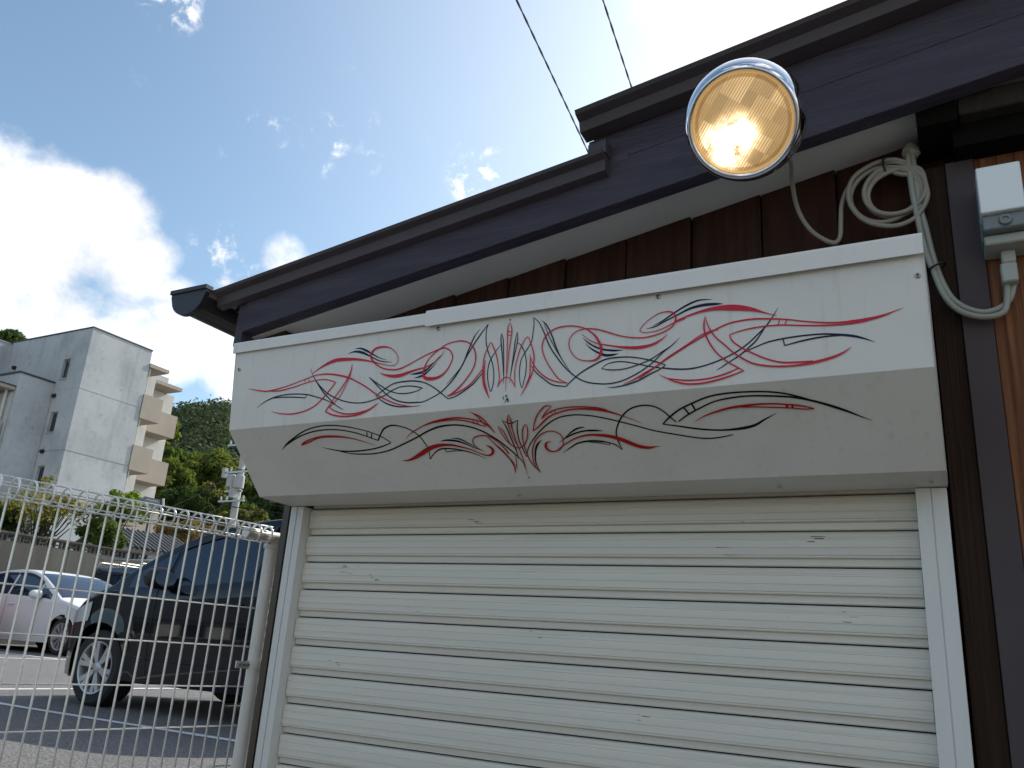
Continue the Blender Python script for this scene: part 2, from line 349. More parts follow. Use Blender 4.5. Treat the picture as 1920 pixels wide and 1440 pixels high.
# ================================================================= GARAGE
bar_b = (1.2545, .149); groove = (1.3825, .1405)
GAR = empty('garage', (0, 2.0, -1.45)); tag(GAR, 'dark timber garage with a stepped sloping roof above the shutter', 'garage')
def gp(mb, name, m, **k):
    o = mb.build(name, m, None, **k); o.parent = GAR; o.matrix_parent_inverse = Matrix.Translation((0, -2.0, 1.45)); return o
def sofz(x): return 1.2666 + .1567 * x
xb = [-1.905 + .1885 * i for i in range(11)]
for i in range(10):
    x0, x1 = xb[i] + .003, xb[i + 1] - .001
    zt0, zt1 = sofz(x0), sofz(x1); yo = (0, .004, -.003, .002)[i % 4]
    m = MB().add([(x0, 2.000 + yo, .30), (x1, 1.9925 + yo, .30), (x1, 2.02, .30), (x0, 2.02, .30), (x0, 2.000 + yo, zt0 - .001), (x1, 1.9925 + yo, zt1 - .001), (x1, 2.02, zt1 - .001), (x0, 2.02, zt0 - .001)],
                 [(0, 3, 2, 1), (4, 5, 6, 7), (0, 1, 5, 4), (1, 2, 6, 5), (2, 3, 7, 6), (3, 0, 4, 7)])
    gp(m, 'board', 'board')
gp(MB().box(-1.878, 3.2, 2.021, 2.06, -1.45, 1.0).sbox(-1.878, 3.2, 2.0212, 2.06, (1.0005, 0), (1.30, .14)).box(-1.878, -1.84, 2.061, 3.0, -1.45, .93).box(-1.8399, 3.2, 2.96, 3.0, -1.45, 1.0).box(3.16, 3.2, 2.061, 2.9599, -1.45, 1.5), 'wall', 'board')
gp(MB().sbox(-2.06, -.012, 1.8545, 2.02, (1.2666, .1567), (1.2746, .1567)), 'soffit', 'soffit')
gp(MB().sbox(-2.04, 1.2, 1.804, 1.853, bar_b, groove), 'bargeboard', 'barge', bevel=.0015)
gp(MB().sbox(-.765, 1.2, 1.8065, 1.853, (groove[0] + .0022, groove[1]), (1.50, .150)), 'bargeboard', 'barge', bevel=.0015)
prof = [(1.803, -.004), (1.776, 0), (1.770, .030), (1.748, .036), (1.744, .045), (1.80, .052), (1.803, .048)]
gp(MB().prism(prof, -2.145, -.752, (1.3405, .1385)), 'roof_edge', 'metal_roof')
prof2 = [(1.803, -.004), (1.757, 0), (1.748, .026), (1.722, .034), (1.715, .044), (1.80, .052), (1.803, .048)]
gp(MB().prism(prof2, -.822, 1.4, (1.482, .1515)), 'roof_edge', 'metal_roof')
gp(MB().sbox(-.80, -.748, 1.765, 1.80, (1.388, .14), (1.43, .14)).sbox(-.815, -.765, 1.8035, 1.86, (1.375, .14), (1.478, .1515)), 'step_flashing', 'metal_roof', bevel=.001)
gp(MB().sbox(-2.14, -.70, 1.8035, 3.12, (1.372, .1385), (1.392, .1385)), 'roof_sheet', 'metal_roof')
gp(MB().sbox(-.815, 1.4, 1.8035, 3.12, (1.505, .1515), (1.532, .1515)).add([(1.4, 1.80, 1.717), (3.4, 1.80, 1.40), (3.4, 3.12, 1.40), (1.4, 3.12, 1.717)], [(0, 1, 2, 3)]), 'roof_sheet', 'metal_roof')
gp(MB().box(-2.075, -2.042, 1.81, 3.1, .905, 1.085), 'fascia', 'barge')
gp(MB().box(-2.03, -1.915, 1.875, 2.6, .90, .975), 'purlin', 'endgrain')
gp(MB().box(.075, .22, 1.862, 2.0, 1.230, 1.285), 'purlin', 'endgrain', bevel=.003)
gp(MB().box(.060, .6, 1.90, 2.02, 1.172, 1.2285), 'wall_shade_bar', 'dark')  # near-black bar standing in for the shaded wall below the purlin
gp(MB().box(-.0105, .073, 1.8545, 2.015, 1.215, 1.30), 'recess_shade_fill', 'dark')  # near-black block filling the recess, its shade put into the colour
gp(MB().box(-1.882, -1.858, 1.955, 2.0, -1.45, .42).box(-1.857, -1.842, 1.962, 2.0, -1.45, .42).box(-1.841, -1.832, 1.955, 2.0, -1.45, .42), 'corner_trim', 'bronze')
gp(MB().box(-.018, .039, 1.97, 2.02, -1.45, 1.172), 'pillar', 'pillar', bevel=.002)
gp(MB().box(.0395, .0985, 1.962, 2.02, -1.45, 1.171), 'cover_strip', 'strip', bevel=.001)
x = .0995
for i, wd in enumerate((.105, .11, .10, .11, .105, .11, .10)):
    gp(MB().box(x, x + wd - .002, 1.968 + .002 * (i % 2), 2.02, -1.45, 1.171), 'plank', 'cedar', bevel=.0015); x += wd
# gutter, carried by the roof and moving with it
gm = MB(); ang = [math.pi + math.pi * i / 14 for i in range(15)]
cx, rr = -2.2305, .0755
outer = [(cx + rr * math.cos(a), 1.085 + rr * .92 * math.sin(a)) for a in ang]
inner = [(cx + (rr - .004) * math.cos(a), 1.085 + (rr - .004) * .92 * math.sin(a)) for a in reversed(ang)]
outer = [(cx - rr - .003, 1.098)] + outer + [(cx + rr + .003, 1.098)]; inner = [(cx + rr - .004, 1.098)] + inner + [(cx - rr + .004, 1.098)]
gm.prismy(outer + inner, 1.742, 3.12)
gm2 = MB().prismy([(cx - rr - .008, 1.102), (cx - rr - .008, 1.078)] + [(cx + (rr + .004) * math.cos(a), 1.078 + (rr + .004) * .92 * math.sin(a)) for a in ang[1:-1]] + [(cx + rr + .008, 1.078), (cx + rr + .008, 1.102)], 1.722, 1.741)
gm2.prismy([(cx - rr - .011, 1.103), (cx - rr - .011, 1.088), (cx + rr + .011, 1.088), (cx + rr + .011, 1.103)], 1.716, 1.748)
gp(gm, 'gutter', 'gutter'); gp(gm2, 'gutter_end_cap', 'gutter', bevel=.001)
for y in (1.86, 2.6): gp(MB().box(-2.15, -2.076, y, y + .02, 1.06, 1.075), 'gutter_bracket', 'gutter')
# ================================================================= SHUTTER
SH = empty('roller_shutter', (-.93, 1.95, -1.45)); tag(SH, 'closed white roller shutter under a pinstriped angled housing', 'shutter')
def sp(mb, name, m, **k):
    o = mb.build(name, m, None, **k); o.parent = SH; o.matrix_parent_inverse = Matrix.Translation((.93, -1.95, 1.45)); return o
PT = (1.613, .806); PF = (1.637, .556); PB = (1.794, .394)
BX0, BX1 = -1.830, -.021
hp = [PT, PF, PB, (1.935, .3895), (1.935, .806)]
sp(MB().prism(hp, BX0, BX1), 'housing', 'panel')
sp(MB().prism([(1.6115, .800), (1.612, .7905), (1.6385, .5555), (1.7955, .3925), (1.9, .3895), (1.9, .800)], BX0 - .0015, BX0 - .0002), 'end_plate', 'panel')
sp(MB().prism([(1.6115, .800), (1.612, .7905), (1.6385, .5555), (1.7955, .3925), (1.9, .3895), (1.9, .800)], BX1 + .0002, BX1 + .0015), 'end_plate', 'panel')
sp(MB().prism([(1.6065, .781), (1.6045, .808), (1.606, .812), (1.93, .816), (1.93, .8065), (1.6105, .8065), (1.6105, .781)], BX0 - .006, -1.150), 'cap_strip', 'flash')
sp(MB().prism([(1.6020, .774), (1.6005, .811), (1.602, .8165), (1.93, .8195), (1.93, .8165), (1.6040, .8115), (1.6040, .774)], -1.158, BX1 + .002), 'cap_strip', 'flash')
for (sx, sz) in ((-.033, .736), (-1.126, .769), (-.548, .769), (-1.812, .733)):
    yy = 1.613 + (.806 - sz) * .096
    m = MB().lathe([(.0, .0035), (.0035, .0032), (.0058, .0012), (.006, -.001)], (sx, yy, sz), (0, -1, -.096), 16)
    o = sp(m, 'screw', 'steel', smooth=True)
    sc = sp(MB().box(sx - .0034, sx + .0034, yy - .0042, yy - .0036, sz - .0007, sz + .0007).box(sx - .0007, sx + .0007, yy - .0043, yy - .0037, sz - .0034, sz + .0034), 'screw_slot', 'dark')
for sx in (-1.0, -.35, -.05):
    sp(MB().lathe([(.0, .003), (.004, .0025), (.0055, 0)], (sx, 1.87, .388), (0, 0, -1), 12), 'rivet', 'steel', smooth=True)
# rails with a groove
for (a, b_, inn) in ((-1.827, -1.779, 1), (-.083, -.024, -1)):
    mid = a + (b_ - a) * .5
    m = MB().box(a, mid - .0012, 1.930, 1.99, -1.45, .3875).box(mid - .0011, mid + .0011, 1.9335, 1.99, -1.45, .3872).box(mid + .0012, b_, 1.9315, 1.99, -1.45, .3874)
    sp(m, 'guide_rail', 'rail')
# slats
pit = .0806; X0, X1 = -1.777, -.085
sprof = [(1.985, 0.0), (1.971, -.0015), (1.9665, -.004), (1.9645, -.0075), (1.9640, -.018), (1.9652, -.0188), (1.9652, -.0205), (1.9636, -.0215), (1.9634, -.037), (1.9650, -.0375), (1.9650, -.0392), (1.9632, -.040), (1.9632, -.0535), (1.9655, -.0545), (1.9655, -.0565), (1.9634, -.0572), (1.9638, -.0590), (1.9735, -.0620), (1.9745, -.0752), (1.9765, -.0775), (1.985, -.0785)]
sm = MB().prism([(y, z) for y, z in sprof], X0, X1).mesh('slat'); sm.materials.append(M['slat'])
zk = [.3855 + pit - pit * i for i in range(24)]
for i, z in enumerate(zk):
    o = bpy.data.objects.new('slat', sm); C.objects.link(o); o.parent = SH; o.matrix_parent_inverse = Matrix.Translation((.93, -1.95, 1.45)); o.location = (RNG.uniform(-.0006, .0006), RNG.uniform(-.0006, .0006), z)
    o.data = sm if i % 5 else sm.copy()
sp(MB().box(X0, X1, 1.955, 1.99, -1.45, -1.4685 + .02), 'bottom_bar', 'rail')
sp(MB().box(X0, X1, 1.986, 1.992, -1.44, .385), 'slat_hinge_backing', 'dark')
scm = MB()
for (px_, pz_, l_, n_) in ((-1.60, .203, .045, 5), (-1.50, .185, .03, 4), (-1.38, .100, .012, 3), (-.42, .333, .008, 2), (-.33, .285, .05, 3), (-.50, .26, .06, 2), (-1.2, .345, .03, 3), (-.25, .12, .03, 3), (-1.0, .05, .02, 2), (-1.62, -.06, .02, 3), (-.7, -.12, .03, 3), (-.2, .33, .01, 2)):
    for k in range(n_):
        a_ = px_ + RNG.uniform(-.04, .04); z_ = pz_ + RNG.uniform(-.012, .012); l2 = l_ * RNG.uniform(.2, .8); th = RNG.uniform(.0004, .0012)
        sc1 = MB().add([(a_, 1.9628, z_), (a_ + l2, 1.9628, z_ + RNG.uniform(-.001, .001)), (a_ + l2, 1.9628, z_ + th), (a_, 1.9628, z_ + th * 1.4)], [(0, 1, 2, 3)]); scm.add(sc1.v, sc1.f)
o = sp(scm, 'scratch_marks', 'tie'); o['kind'] = 'stuff'
STRIPES=[
('U','r',[-17705,1341,7,-17263,1442,25,-16914,1489,29,-16323,1427,21,-15727,1309,18,-15386,1232,18,-15143,1197,21,-14802,1204,31,-14461,1261,34,-14074,1367,34,-13785,1501,27,-13450,1683,27,-13119,1898,27,-12796,2073,26,-12438,2219,23,-12089,2305,19,-11812,2334,6]),
('U','r',[-16913,1493,14,-16468,1517,25,-15963,1460,21,-15569,1390,18,-15227,1345,17,-14935,1342,21,-14689,1388,21,-14482,1466,24]),
('U','r',[-14482,1466,24,-14621,1613,24,-14842,1824,24,-15114,2031,24,-15444,2158,24,-15835,2213,28,-16189,2202,25,-16501,2147,18,-16715,2087,7]),
('U','r',[-15579,1291,14,-15548,1400,14]),
('U','r',[-15447,1269,14,-15411,1386,14]),
('U','r',[-15298,1123,10,-15063,1010,28,-14780,903,55,-14496,848,69,-14163,861,62,-13832,896,48,-13503,962,34,-13247,1035,23,-12994,1111,17,-12722,1181,13,-12546,1184,13,-12453,1057,13,-12520,882,13,-12708,719,20,-12935,655,33,-13182,668,40,-13325,773,44,-13334,905,40,-13200,1070,30,-12941,1229,27,-12626,1306,26,-12364,1299,26,-12024,1188,20,-11648,1046,19,-11317,952,23,-11070,901,26,-10881,987,25,-10793,1147,22,-10828,1286,22,-10923,1455,25,-11060,1583,35,-11242,1654,51,-11449,1659,64,-11597,1620,58,-11653,1524,45,-11631,1382,32,-11555,1209,23,-11396,1045,19,-11193,923,19,-10991,819,19,-10747,776,19,-10544,782,25,-10341,853,25,-10196,1001,25,-10130,1185,28,-10143,1395,25,-10235,1595,25,-10425,1821,25,-10617,1995,31,-10813,2118,28,-10913,2144,13]),
('U','r',[-13033,1331,7,-12885,1409,27,-12615,1476,56,-12353,1480,62,-12097,1425,46,-11843,1378,32,-11591,1343,23,-11344,1249,19,-11143,1109,16,-11046,976,6]),
('U','b',[-14128,710,7,-13942,677,31,-13754,698,51,-13564,766,47,-13326,887,27,-13091,1007,23,-12863,1069,20,-12661,1098,7]),
('U','b',[-13901,601,7,-13715,607,31,-13524,686,44,-13333,791,30,-13097,923,20,-12821,1028,7]),
('U','b',[-12050,1485,7,-11879,1483,39,-11669,1457,45,-11505,1377,32,-11344,1249,22,-11184,1115,16,-11112,1069,6]),
('U','b',[-11937,1594,6,-11748,1569,39,-11623,1527,39,-11461,1417,26,-11341,1322,16,-11261,1251,6]),
('U','r',[-13949,1010,7,-13973,1179,27,-14074,1379,24,-14242,1610,24,-14457,1857,20,-14629,2070,21,-14767,2237,24]),
('U','r',[-14767,2237,24,-14509,2351,31,-14175,2417,30,-13850,2430,30,-13534,2380,33,-13270,2290,33,-13119,2211,23,-13003,2154,7]),
('U','r',[-13949,1067,10,-14007,1328,17,-14127,1583,17,-14293,1852,17,-14490,2024,17,-14647,2137,17]),
('U','r',[-14647,2137,17,-14423,2256,24,-14087,2357,27,-13763,2370,27,-13492,2339,27,-13248,2285,17]),
('U','b',[-15409,994,7,-15290,1202,17,-15121,1432,24,-14903,1684,28,-14694,1874,24,-14438,2085,20,-14157,2247,7]),
('U','b',[-15260,1263,10,-15015,1520,21,-14754,1736,24,-14454,1895,24,-14115,2018,24,-13739,2090,23,-13420,2094,23,-13065,2032,23,-12804,1955,23,-12591,1853,23,-12334,1785,23,-12033,1791,23,-11775,1844,23,-11660,1876,16]),
('U','b',[-11660,1876,16,-11854,1944,19,-12151,1972,23,-12455,1938,20,-12723,1841,23,-12953,1710,23,-13188,1558,20,-13379,1420,7]),
('U','b',[-17283,1943,7,-17060,1813,18,-16757,1711,29,-16401,1658,25,-15994,1654,25,-15488,1710,24,-15085,1822,24,-14785,1924,21,-14487,2063,14,-14167,2235,7]),
('U','b',[-16757,1711,14,-16395,1710,25,-15985,1741,25,-15504,1802,21]),
('U','b',[-15504,1802,17,-15472,1719,17]),
('U','b',[-13354,1449,7,-13137,1637,23,-12947,1803,23,-12714,1988,23,-12443,2131,26,-12137,2211,26,-11838,2232,26,-11629,2232,19,-11383,2156,19,-11141,2054,22,-10943,1913,25,-10710,1688,25,-10482,1359,28,-10335,1021,28,-10186,719,22,-10033,535,6]),
('U','b',[-10946,1842,6,-10751,1667,16,-10519,1425,19,-10407,1225,22,-10218,946,25,-10028,702,25,-9800,440,13]),
('U','b',[-9800,440,13,-9850,618,16,-9845,901,19,-9779,1155,19,-9655,1446,19,-9608,1727,18,-9621,1966,18,-9685,2138,15,-9757,1919,18,-9783,1675,19,-9733,1403,19,-9585,1176,15,-9428,1003,9]),
('U','b',[-13116,1943,13,-12943,1858,20,-12773,1763,23,-12558,1680,23,-12256,1654,26,-11912,1672,26,-11612,1744,22,-11355,1875,22,-11100,2057,22,-10881,2224,16]),
('U','b',[-10881,2224,16,-10650,2167,22,-10377,2034,22,-10146,1882,22,-9957,1693,15,-9904,1656,6]),
('U','b',[-13116,1943,13,-12951,2078,20,-12700,2208,26,-12390,2295,26,-12045,2322,19,-11707,2328,6]),
('U','r',[-10892,2156,19,-10614,2083,25,-10340,1968,25,-10149,1813,22,-9997,1654,19,-9885,1509,12,-9843,1357,6]),
('U','r',[-9190,481,6,-9239,602,20,-9251,822,20,-9251,1136,17,-9254,1448,14,-9262,1819,14,-9271,2187,5]),
('U','r',[-9190,481,6,-9134,647,20,-9147,835,19,-9192,1143,17,-9219,1452,14,-9236,1760,8]),
('U','r',[-9243,703,14,-9136,716,14]),
('U','r',[-9245,797,14,-9141,810,14]),
('U','b',[-9209,409,28,-9174,413,28]),
('U','b',[-9416,722,6,-9434,863,20,-9398,1182,20,-9366,1499,14,-9326,1998,6]),
('U','b',[-9416,722,6,-9370,902,17,-9352,1219,17,-9337,1564,14,-9331,1813,6]),
('U','b',[-8989,735,6,-8975,918,17,-9005,1102,17,-9068,1375,17,-9129,1678,14,-9173,1982,5]),
('U','b',[-8989,735,6,-9036,942,17,-9071,1219,17,-9115,1525,11,-9160,1829,6]),
('U','r',[-9503,2059,8,-9450,1863,17,-9473,1612,17,-9534,1293,20,-9627,1062,20,-9708,925,14,-9786,1043,17,-9869,1224,20,-9904,1442,20,-9918,1692,20,-9882,1946,25,-9799,2141,25,-9707,2319,6]),
('U','r',[-9854,1353,6,-9875,1603,25,-9868,1823,25,-9809,2046,22,-9707,2319,6]),
('U','r',[-9503,2059,8,-9430,1942,17,-9330,1850,17,-9245,1837,17,-9141,1893,16,-9072,1991,16,-9019,2103,8]),
('U','r',[-9019,2103,8,-9029,1904,16,-9028,1658,16,-8966,1386,19,-8869,1118,19,-8711,903,14,-8601,1118,19,-8530,1373,22,-8534,1587,19,-8558,1767,19,-8654,1970,24,-8750,2143,22,-8870,2329,5]),
('U','r',[-8631,1331,8,-8627,1577,19,-8630,1821,19,-8687,1997,22,-8783,2201,14,-8870,2329,5]),
('U','r',[-8613,1425,11,-8527,1618,19,-8360,1817,22,-8163,1972,24,-7937,2068,21,-7651,2131,8]),
('U','b',[-8973,1012,8,-8870,1102,17,-8782,1283,16,-8735,1504,16,-8741,1748,16,-8787,1957,14,-8844,2128,11,-8905,1916,14,-8909,1670,16,-8864,1428,16,-8733,1227,16,-8602,1025,16,-8565,813,16,-8542,597,14,-8554,439,11]),
('U','b',[-8554,439,11,-8409,584,16,-8273,849,22,-8138,1172,22,-7974,1434,22,-7748,1729,21,-7463,1996,21,-7215,2137,21,-6940,2207,21,-6638,2235,21,-6341,2197,20,-6047,2092,20,-5813,1973,20,-5610,1838,18,-5407,1662,18,-5178,1505,15,-5018,1369,5]),
('U','b',[-8343,536,5,-8209,672,22,-8075,935,24,-7943,1286,24,-7813,1543,16,-7595,1864,5]),
('U','b',[-8276,617,8,-8157,925,14,-8008,1218,13,-7877,1460,5]),
('U','b',[-8610,1609,8,-8458,1807,19,-8260,1978,19,-8033,2134,21,-7704,2203,16]),
('U','b',[-7704,2203,16,-7557,2075,18,-7339,1919,21,-7060,1786,24,-6755,1672,23,-6454,1652,23,-6128,1682,20,-5810,1760,20,-5525,1862,20,-5344,1946,13]),
('U','b',[-5344,1946,13,-5472,2022,18,-5701,2112,23,-5962,2228,23,-6254,2299,23,-6490,2326,18,-6699,2324,5]),
('U','b',[-6832,1868,10,-6666,1914,18,-6427,1939,18,-6191,1920,18,-5927,1862,18,-5666,1776,18,-5407,1634,15,-5196,1523,10]),
('U','b',[-6832,1868,10,-6695,1781,18,-6485,1751,21,-6277,1773,21,-6043,1835,20,-5755,1922,20,-5472,1994,20,-5192,2043,17]),
('U','r',[-7651,2131,8,-7874,2015,19,-8035,1820,19,-8200,1561,19,-8301,1307,19,-8309,1122,22,-8206,919,22,-7979,794,22,-7721,766,22,-7465,798,21,-7213,891,21,-6996,1068,29,-6874,1261,39,-6829,1444,47,-6876,1586,42,-6998,1660,31,-7183,1655,18,-7401,1587,16,-7559,1421,16,-7629,1232,16,-7592,1055,16,-7433,924,16,-7182,895,19,-6934,942,24,-6689,1032,24,-6389,1158,21,-6093,1238,21,-5801,1273,20,-5512,1237,20,-5311,1176,20,-5168,1094,20,-5103,974,23,-5092,890,28,-5160,780,25,-5329,748,18,-5502,776,15,-5736,905,13,-5884,1046,13,-5900,1116,13,-5799,1158,13,-5567,1158,13,-5366,1112,15,-5138,1027,20,-4884,946,23]),
('U','r',[-7245,1068,5,-7120,1172,16,-6935,1269,18,-6692,1342,23,-6451,1405,28,-6184,1459,44,-5921,1484,51,-5631,1452,38,-5400,1351,20,-5284,1251,5]),
('U','b',[-7292,1092,5,-7152,1228,24,-6967,1354,29,-6753,1438,34,-6512,1486,34,-6312,1497,5]),
('U','b',[-7220,1235,5,-7090,1370,24,-6906,1494,34,-6724,1573,47,-6543,1579,34,-6423,1569,5]),
('U','b',[-7323,998,5,-7245,1068,11,-7151,1154,5]),
('U','r',[-6313,2285,8,-6048,2191,23,-5786,2061,23,-5556,1957,23,-5355,1824,23,-5127,1694,20,-4846,1544,20,-4567,1382,20,-4348,1311,20,-4187,1290,20]),
('U','k',[-9339,2292,12,-9342,2341,16,-9310,2375,8]),
('U','k',[-9334,2310,8,-9301,2309,12]),
('U','k',[-9260,2272,24,-9263,2330,16]),
('U','k',[-9280,2275,14,-9222,2277,14]),
('U','k',[-9204,2324,10,-9252,2380,20,-9303,2459,6]),
('U','k',[-9187,2377,12,-9222,2383,20,-9194,2421,20,-9236,2431,14]),
('U','r',[-5122,996,17,-4799,902,26,-4482,838,40,-4202,822,62,-3927,844,90,-3658,892,83,-3423,962,50,-3250,1039,25,-2967,1159,5]),
('U','b',[-5764,1078,6,-5548,1043,23,-5316,948,23,-5054,851,26,-4763,743,40,-4478,708,48,-4229,721,42,-4063,735,6]),
('U','b',[-5613,1024,6,-5414,951,20,-5216,845,26,-5019,741,29,-4792,641,32,-4568,585,26,-4290,605,6]),
('U','r',[-4446,966,6,-4476,1123,23,-4467,1317,25,-4382,1550,25,-4238,1788,22,-4034,1998,22,-3860,2125,22,-3687,2242,16]),
('U','r',[-3687,2242,16,-3987,2328,25,-4290,2392,28,-4597,2425,28,-4907,2405,28,-5157,2325,26,-5346,2227,17,-5496,2148,6]),
('U','r',[-4446,966,6,-4385,1199,20,-4255,1439,22,-4050,1653,22,-3906,1810,22,-3734,1953,25,-3505,2101,27,-3248,2180,27,-2965,2225,27,-2658,2236,27,-2326,2211,37,-1970,2147,37,-1752,2068,23,-1601,1977,5]),
('U','r',[-3772,2165,14,-4044,2261,25,-4349,2324,25,-4656,2341,25,-4967,2318,25,-5283,2249,14]),
('U','r',[-4787,1534,23,-4375,1344,23,-4002,1201,25,-3699,1161,25,-3403,1163,28,-3055,1209,25,-2772,1259,22,-2439,1343,21,-2113,1410,24,-1817,1449,26,-1525,1457,36,-1263,1454,47,-1002,1416,33,-794,1357,15,-639,1311,5]),
('U','r',[-5946,2185,20,-5733,2060,23,-5435,1880,23,-5141,1719,23,-4787,1534,23]),
('U','r',[-3951,1438,14,-3709,1380,19,-3412,1349,22,-3120,1346,22,-2835,1368,22,-2500,1420,21,-2116,1470,24,-1794,1496,24,-1528,1501,23,-1265,1483,15]),
('U','r',[-3951,1438,14,-3897,1577,22,-3724,1737,25,-3495,1887,25,-3213,2041,24,-2933,2141,27,-2626,2173,27,-2324,2182,24]),
('U','r',[-2922,1248,14,-2963,1357,14]),
('U','r',[-2781,1267,14,-2826,1369,14]),
('U','b',[-2943,982,5,-3053,1154,16,-3207,1350,22,-3421,1541,22,-3604,1689,22,-3847,1832,22,-4153,1954,22,-4492,2044,22,-4804,2081,25,-5118,2058,26,-5406,2003,23]),
('U','b',[-3207,1350,11,-3394,1606,22,-3547,1743,22,-3761,1904,22,-3975,2020,19,-4159,2125,14,-4252,2172,6]),
('U','b',[-3640,1840,19,-3431,1762,19,-3195,1691,22,-2964,1658,24,-2680,1640,24,-2401,1635,24,-2073,1652,26,-1755,1709,34,-1521,1767,36,-1343,1839,21,-1181,1922,5]),
('U','b',[-2852,1799,16,-2574,1750,24,-2296,1717,27,-2023,1706,24,-1755,1718,16]),
('U','b',[-2874,1669,19,-2852,1799,19]),
('L','k',[-16666,763,7,-16393,579,36,-15993,384,32,-15564,219,28,-15132,135,28,-14693,122,27,-14247,178,27,-13831,285,24,-13512,393,23,-13210,532,23,-13038,656,23,-12910,777,20]),
('L','k',[-12910,777,20,-13261,872,27,-13650,931,30,-14122,953,34,-14582,925,31,-14932,850,24,-15209,767,7]),
('L','k',[-16476,640,14,-16024,448,28,-15614,324,28,-15138,251,28,-14658,252,27,-14217,319,27,-13809,446,27,-13502,582,23,-13285,681,27]),
('L','k',[-13285,681,30,-13131,504,30,-12956,352,33,-12705,277,33,-12460,316,26,-12203,429,26,-11981,628,26,-11892,838,23,-11843,1046,20,-11908,1331,13]),
('L','k',[-11908,1331,20,-11723,1176,23,-11514,1066,29,-11300,1052,32,-10988,1100,29,-10658,1201,25,-10452,1301,16,-10261,1421,6]),
('L','k',[-13543,412,23,-13590,555,24]),
('L','k',[-13397,464,23,-13487,612,23]),
('L','k',[-11344,1057,19,-11345,1150,19]),
('L','k',[-11345,1150,16,-11123,1132,19,-10882,1147,10]),
('L','k',[-14634,934,17,-14292,1020,24,-13933,1055,27,-13521,1059,27,-13041,991,27,-12587,853,30,-12087,682,29,-11641,512,32,-11275,420,38,-10862,405,32,-10485,473,31,-10142,624,31,-9832,860,31,-9630,1068,28,-9440,1315,28,-9288,1559,16,-9291,1756,6]),
('L','d',[-15895,647,28,-15726,557,32,-15442,480,28,-15032,440,48,-14610,461,45,-14172,535,27,-13848,642,20,-13437,805,7]),
('L','d',[-15895,647,28,-15640,585,32,-15357,508,21,-15142,466,14]),
('L','d',[-12406,671,7,-12101,498,16,-11705,347,22,-11385,273,41,-11039,222,35,-10673,213,31,-10374,268,28,-10091,357,28,-9908,506,25,-9782,708,15]),
('L','d',[-9782,708,15,-9896,469,25,-10034,247,28,-10175,147,25,-10279,84,6]),
('L','d',[-11392,292,19,-11095,264,25,-10732,266,25,-10435,329,28,-10193,426,28,-9971,520,12]),
('L','d',[-9971,520,12,-10072,301,25,-10208,129,9]),
('L','d',[-10278,330,16,-10243,403,16]),
('L','d',[-10186,349,16,-10157,436,16]),
('L','d',[-12775,1323,7,-12504,1305,43,-12148,1171,79,-11836,1026,85,-11511,945,71,-11179,946,48,-10878,1018,35,-10592,1125,25,-10390,1237,22,-10215,1308,28,-10085,1295,38,-9999,1202,50,-10028,1101,47,-10140,1023,9]),
('L','d',[-10286,1164,9,-10428,1056,19,-10479,913,19,-10388,789,22,-10185,749,25,-9999,778,25,-9813,920,25,-9680,1104,28,-9590,1306,28]),
('L','k',[-11406,830,6,-11214,815,35,-10941,854,41,-10695,958,29,-10461,1093,19,-10237,1195,6]),
('L','k',[-11051,763,6,-10841,801,29,-10642,922,22,-10464,1045,6]),
('L','d',[-10027,798,17,-9791,1151,23,-9629,1411,25,-9548,1595,26,-9590,1863,6]),
('L','d',[-9590,1863,6,-9461,1563,17,-9425,1316,8]),
('L','k',[-9934,964,8,-9791,1151,37,-9675,1336,31,-9594,1520,26,-9558,1738,6]),
('L','d',[-9263,233,5,-9341,381,25,-9354,551,22,-9340,829,19,-9275,1166,20,-9253,1539,17,-9265,1915,6]),
('L','d',[-9263,233,5,-9252,422,25,-9282,591,22,-9284,868,19,-9269,1202,14]),
('L','d',[-9326,389,14,-9237,396,14]),
('L','d',[-9333,484,14,-9253,490,14]),
('L','d',[-9328,553,14,-9254,559,14]),
('L','k',[-9490,386,8,-9361,465,22,-9228,475,22,-9072,409,8]),
('L','k',[-9072,409,11,-9159,635,22,-9205,943,22,-9179,1190,22,-9148,1421,11]),
('L','k',[-9148,1421,11,-8991,1132,19,-8701,841,22,-8364,594,24,-8027,437,24,-7665,392,24,-7301,432,24,-6927,528,24,-6566,654,23,-6239,777,23,-5891,916,23,-5594,1008,23,-5272,1095,23,-5006,1164,23,-4739,1215,23,-4466,1215,22,-4134,1164,15]),
('L','k',[-9490,386,11,-9432,580,25,-9407,825,25,-9382,1071,25,-9363,1337,17,-9386,1468,6]),
('L','k',[-9280,1998,26,-9246,1999,26]),
('L','d',[-9650,528,8,-9611,705,20,-9541,920,22,-9422,1086,22,-9271,1156,22,-9114,1089,22,-8978,924,22,-8890,690,22,-8893,536,11,-9004,647,22,-9080,848,22,-9103,1055,22,-9105,1335,22,-9061,1586,22,-8975,1750,17,-8894,1879,6]),
('L','d',[-9650,528,8,-9555,640,20,-9508,817,20,-9473,1030,17]),
('L','d',[-8095,118,8,-8252,104,24,-8459,251,24,-8614,440,24,-8760,727,16]),
('L','d',[-8760,727,16,-8567,612,27,-8316,430,30,-8093,332,24,-7786,260,27,-7467,245,29,-7078,289,39,-6738,383,34,-6443,520,18,-6259,615,13,-6046,731,5]),
('L','d',[-8095,118,8,-8279,250,21,-8444,420,19]),
('L','d',[-8444,420,16,-8205,273,24,-7927,198,24,-7606,181,24,-7301,205,24,-7008,254,26,-6785,331,21]),
('L','d',[-8149,245,13,-8125,330,13]),
('L','d',[-8064,229,13,-8040,314,13]),
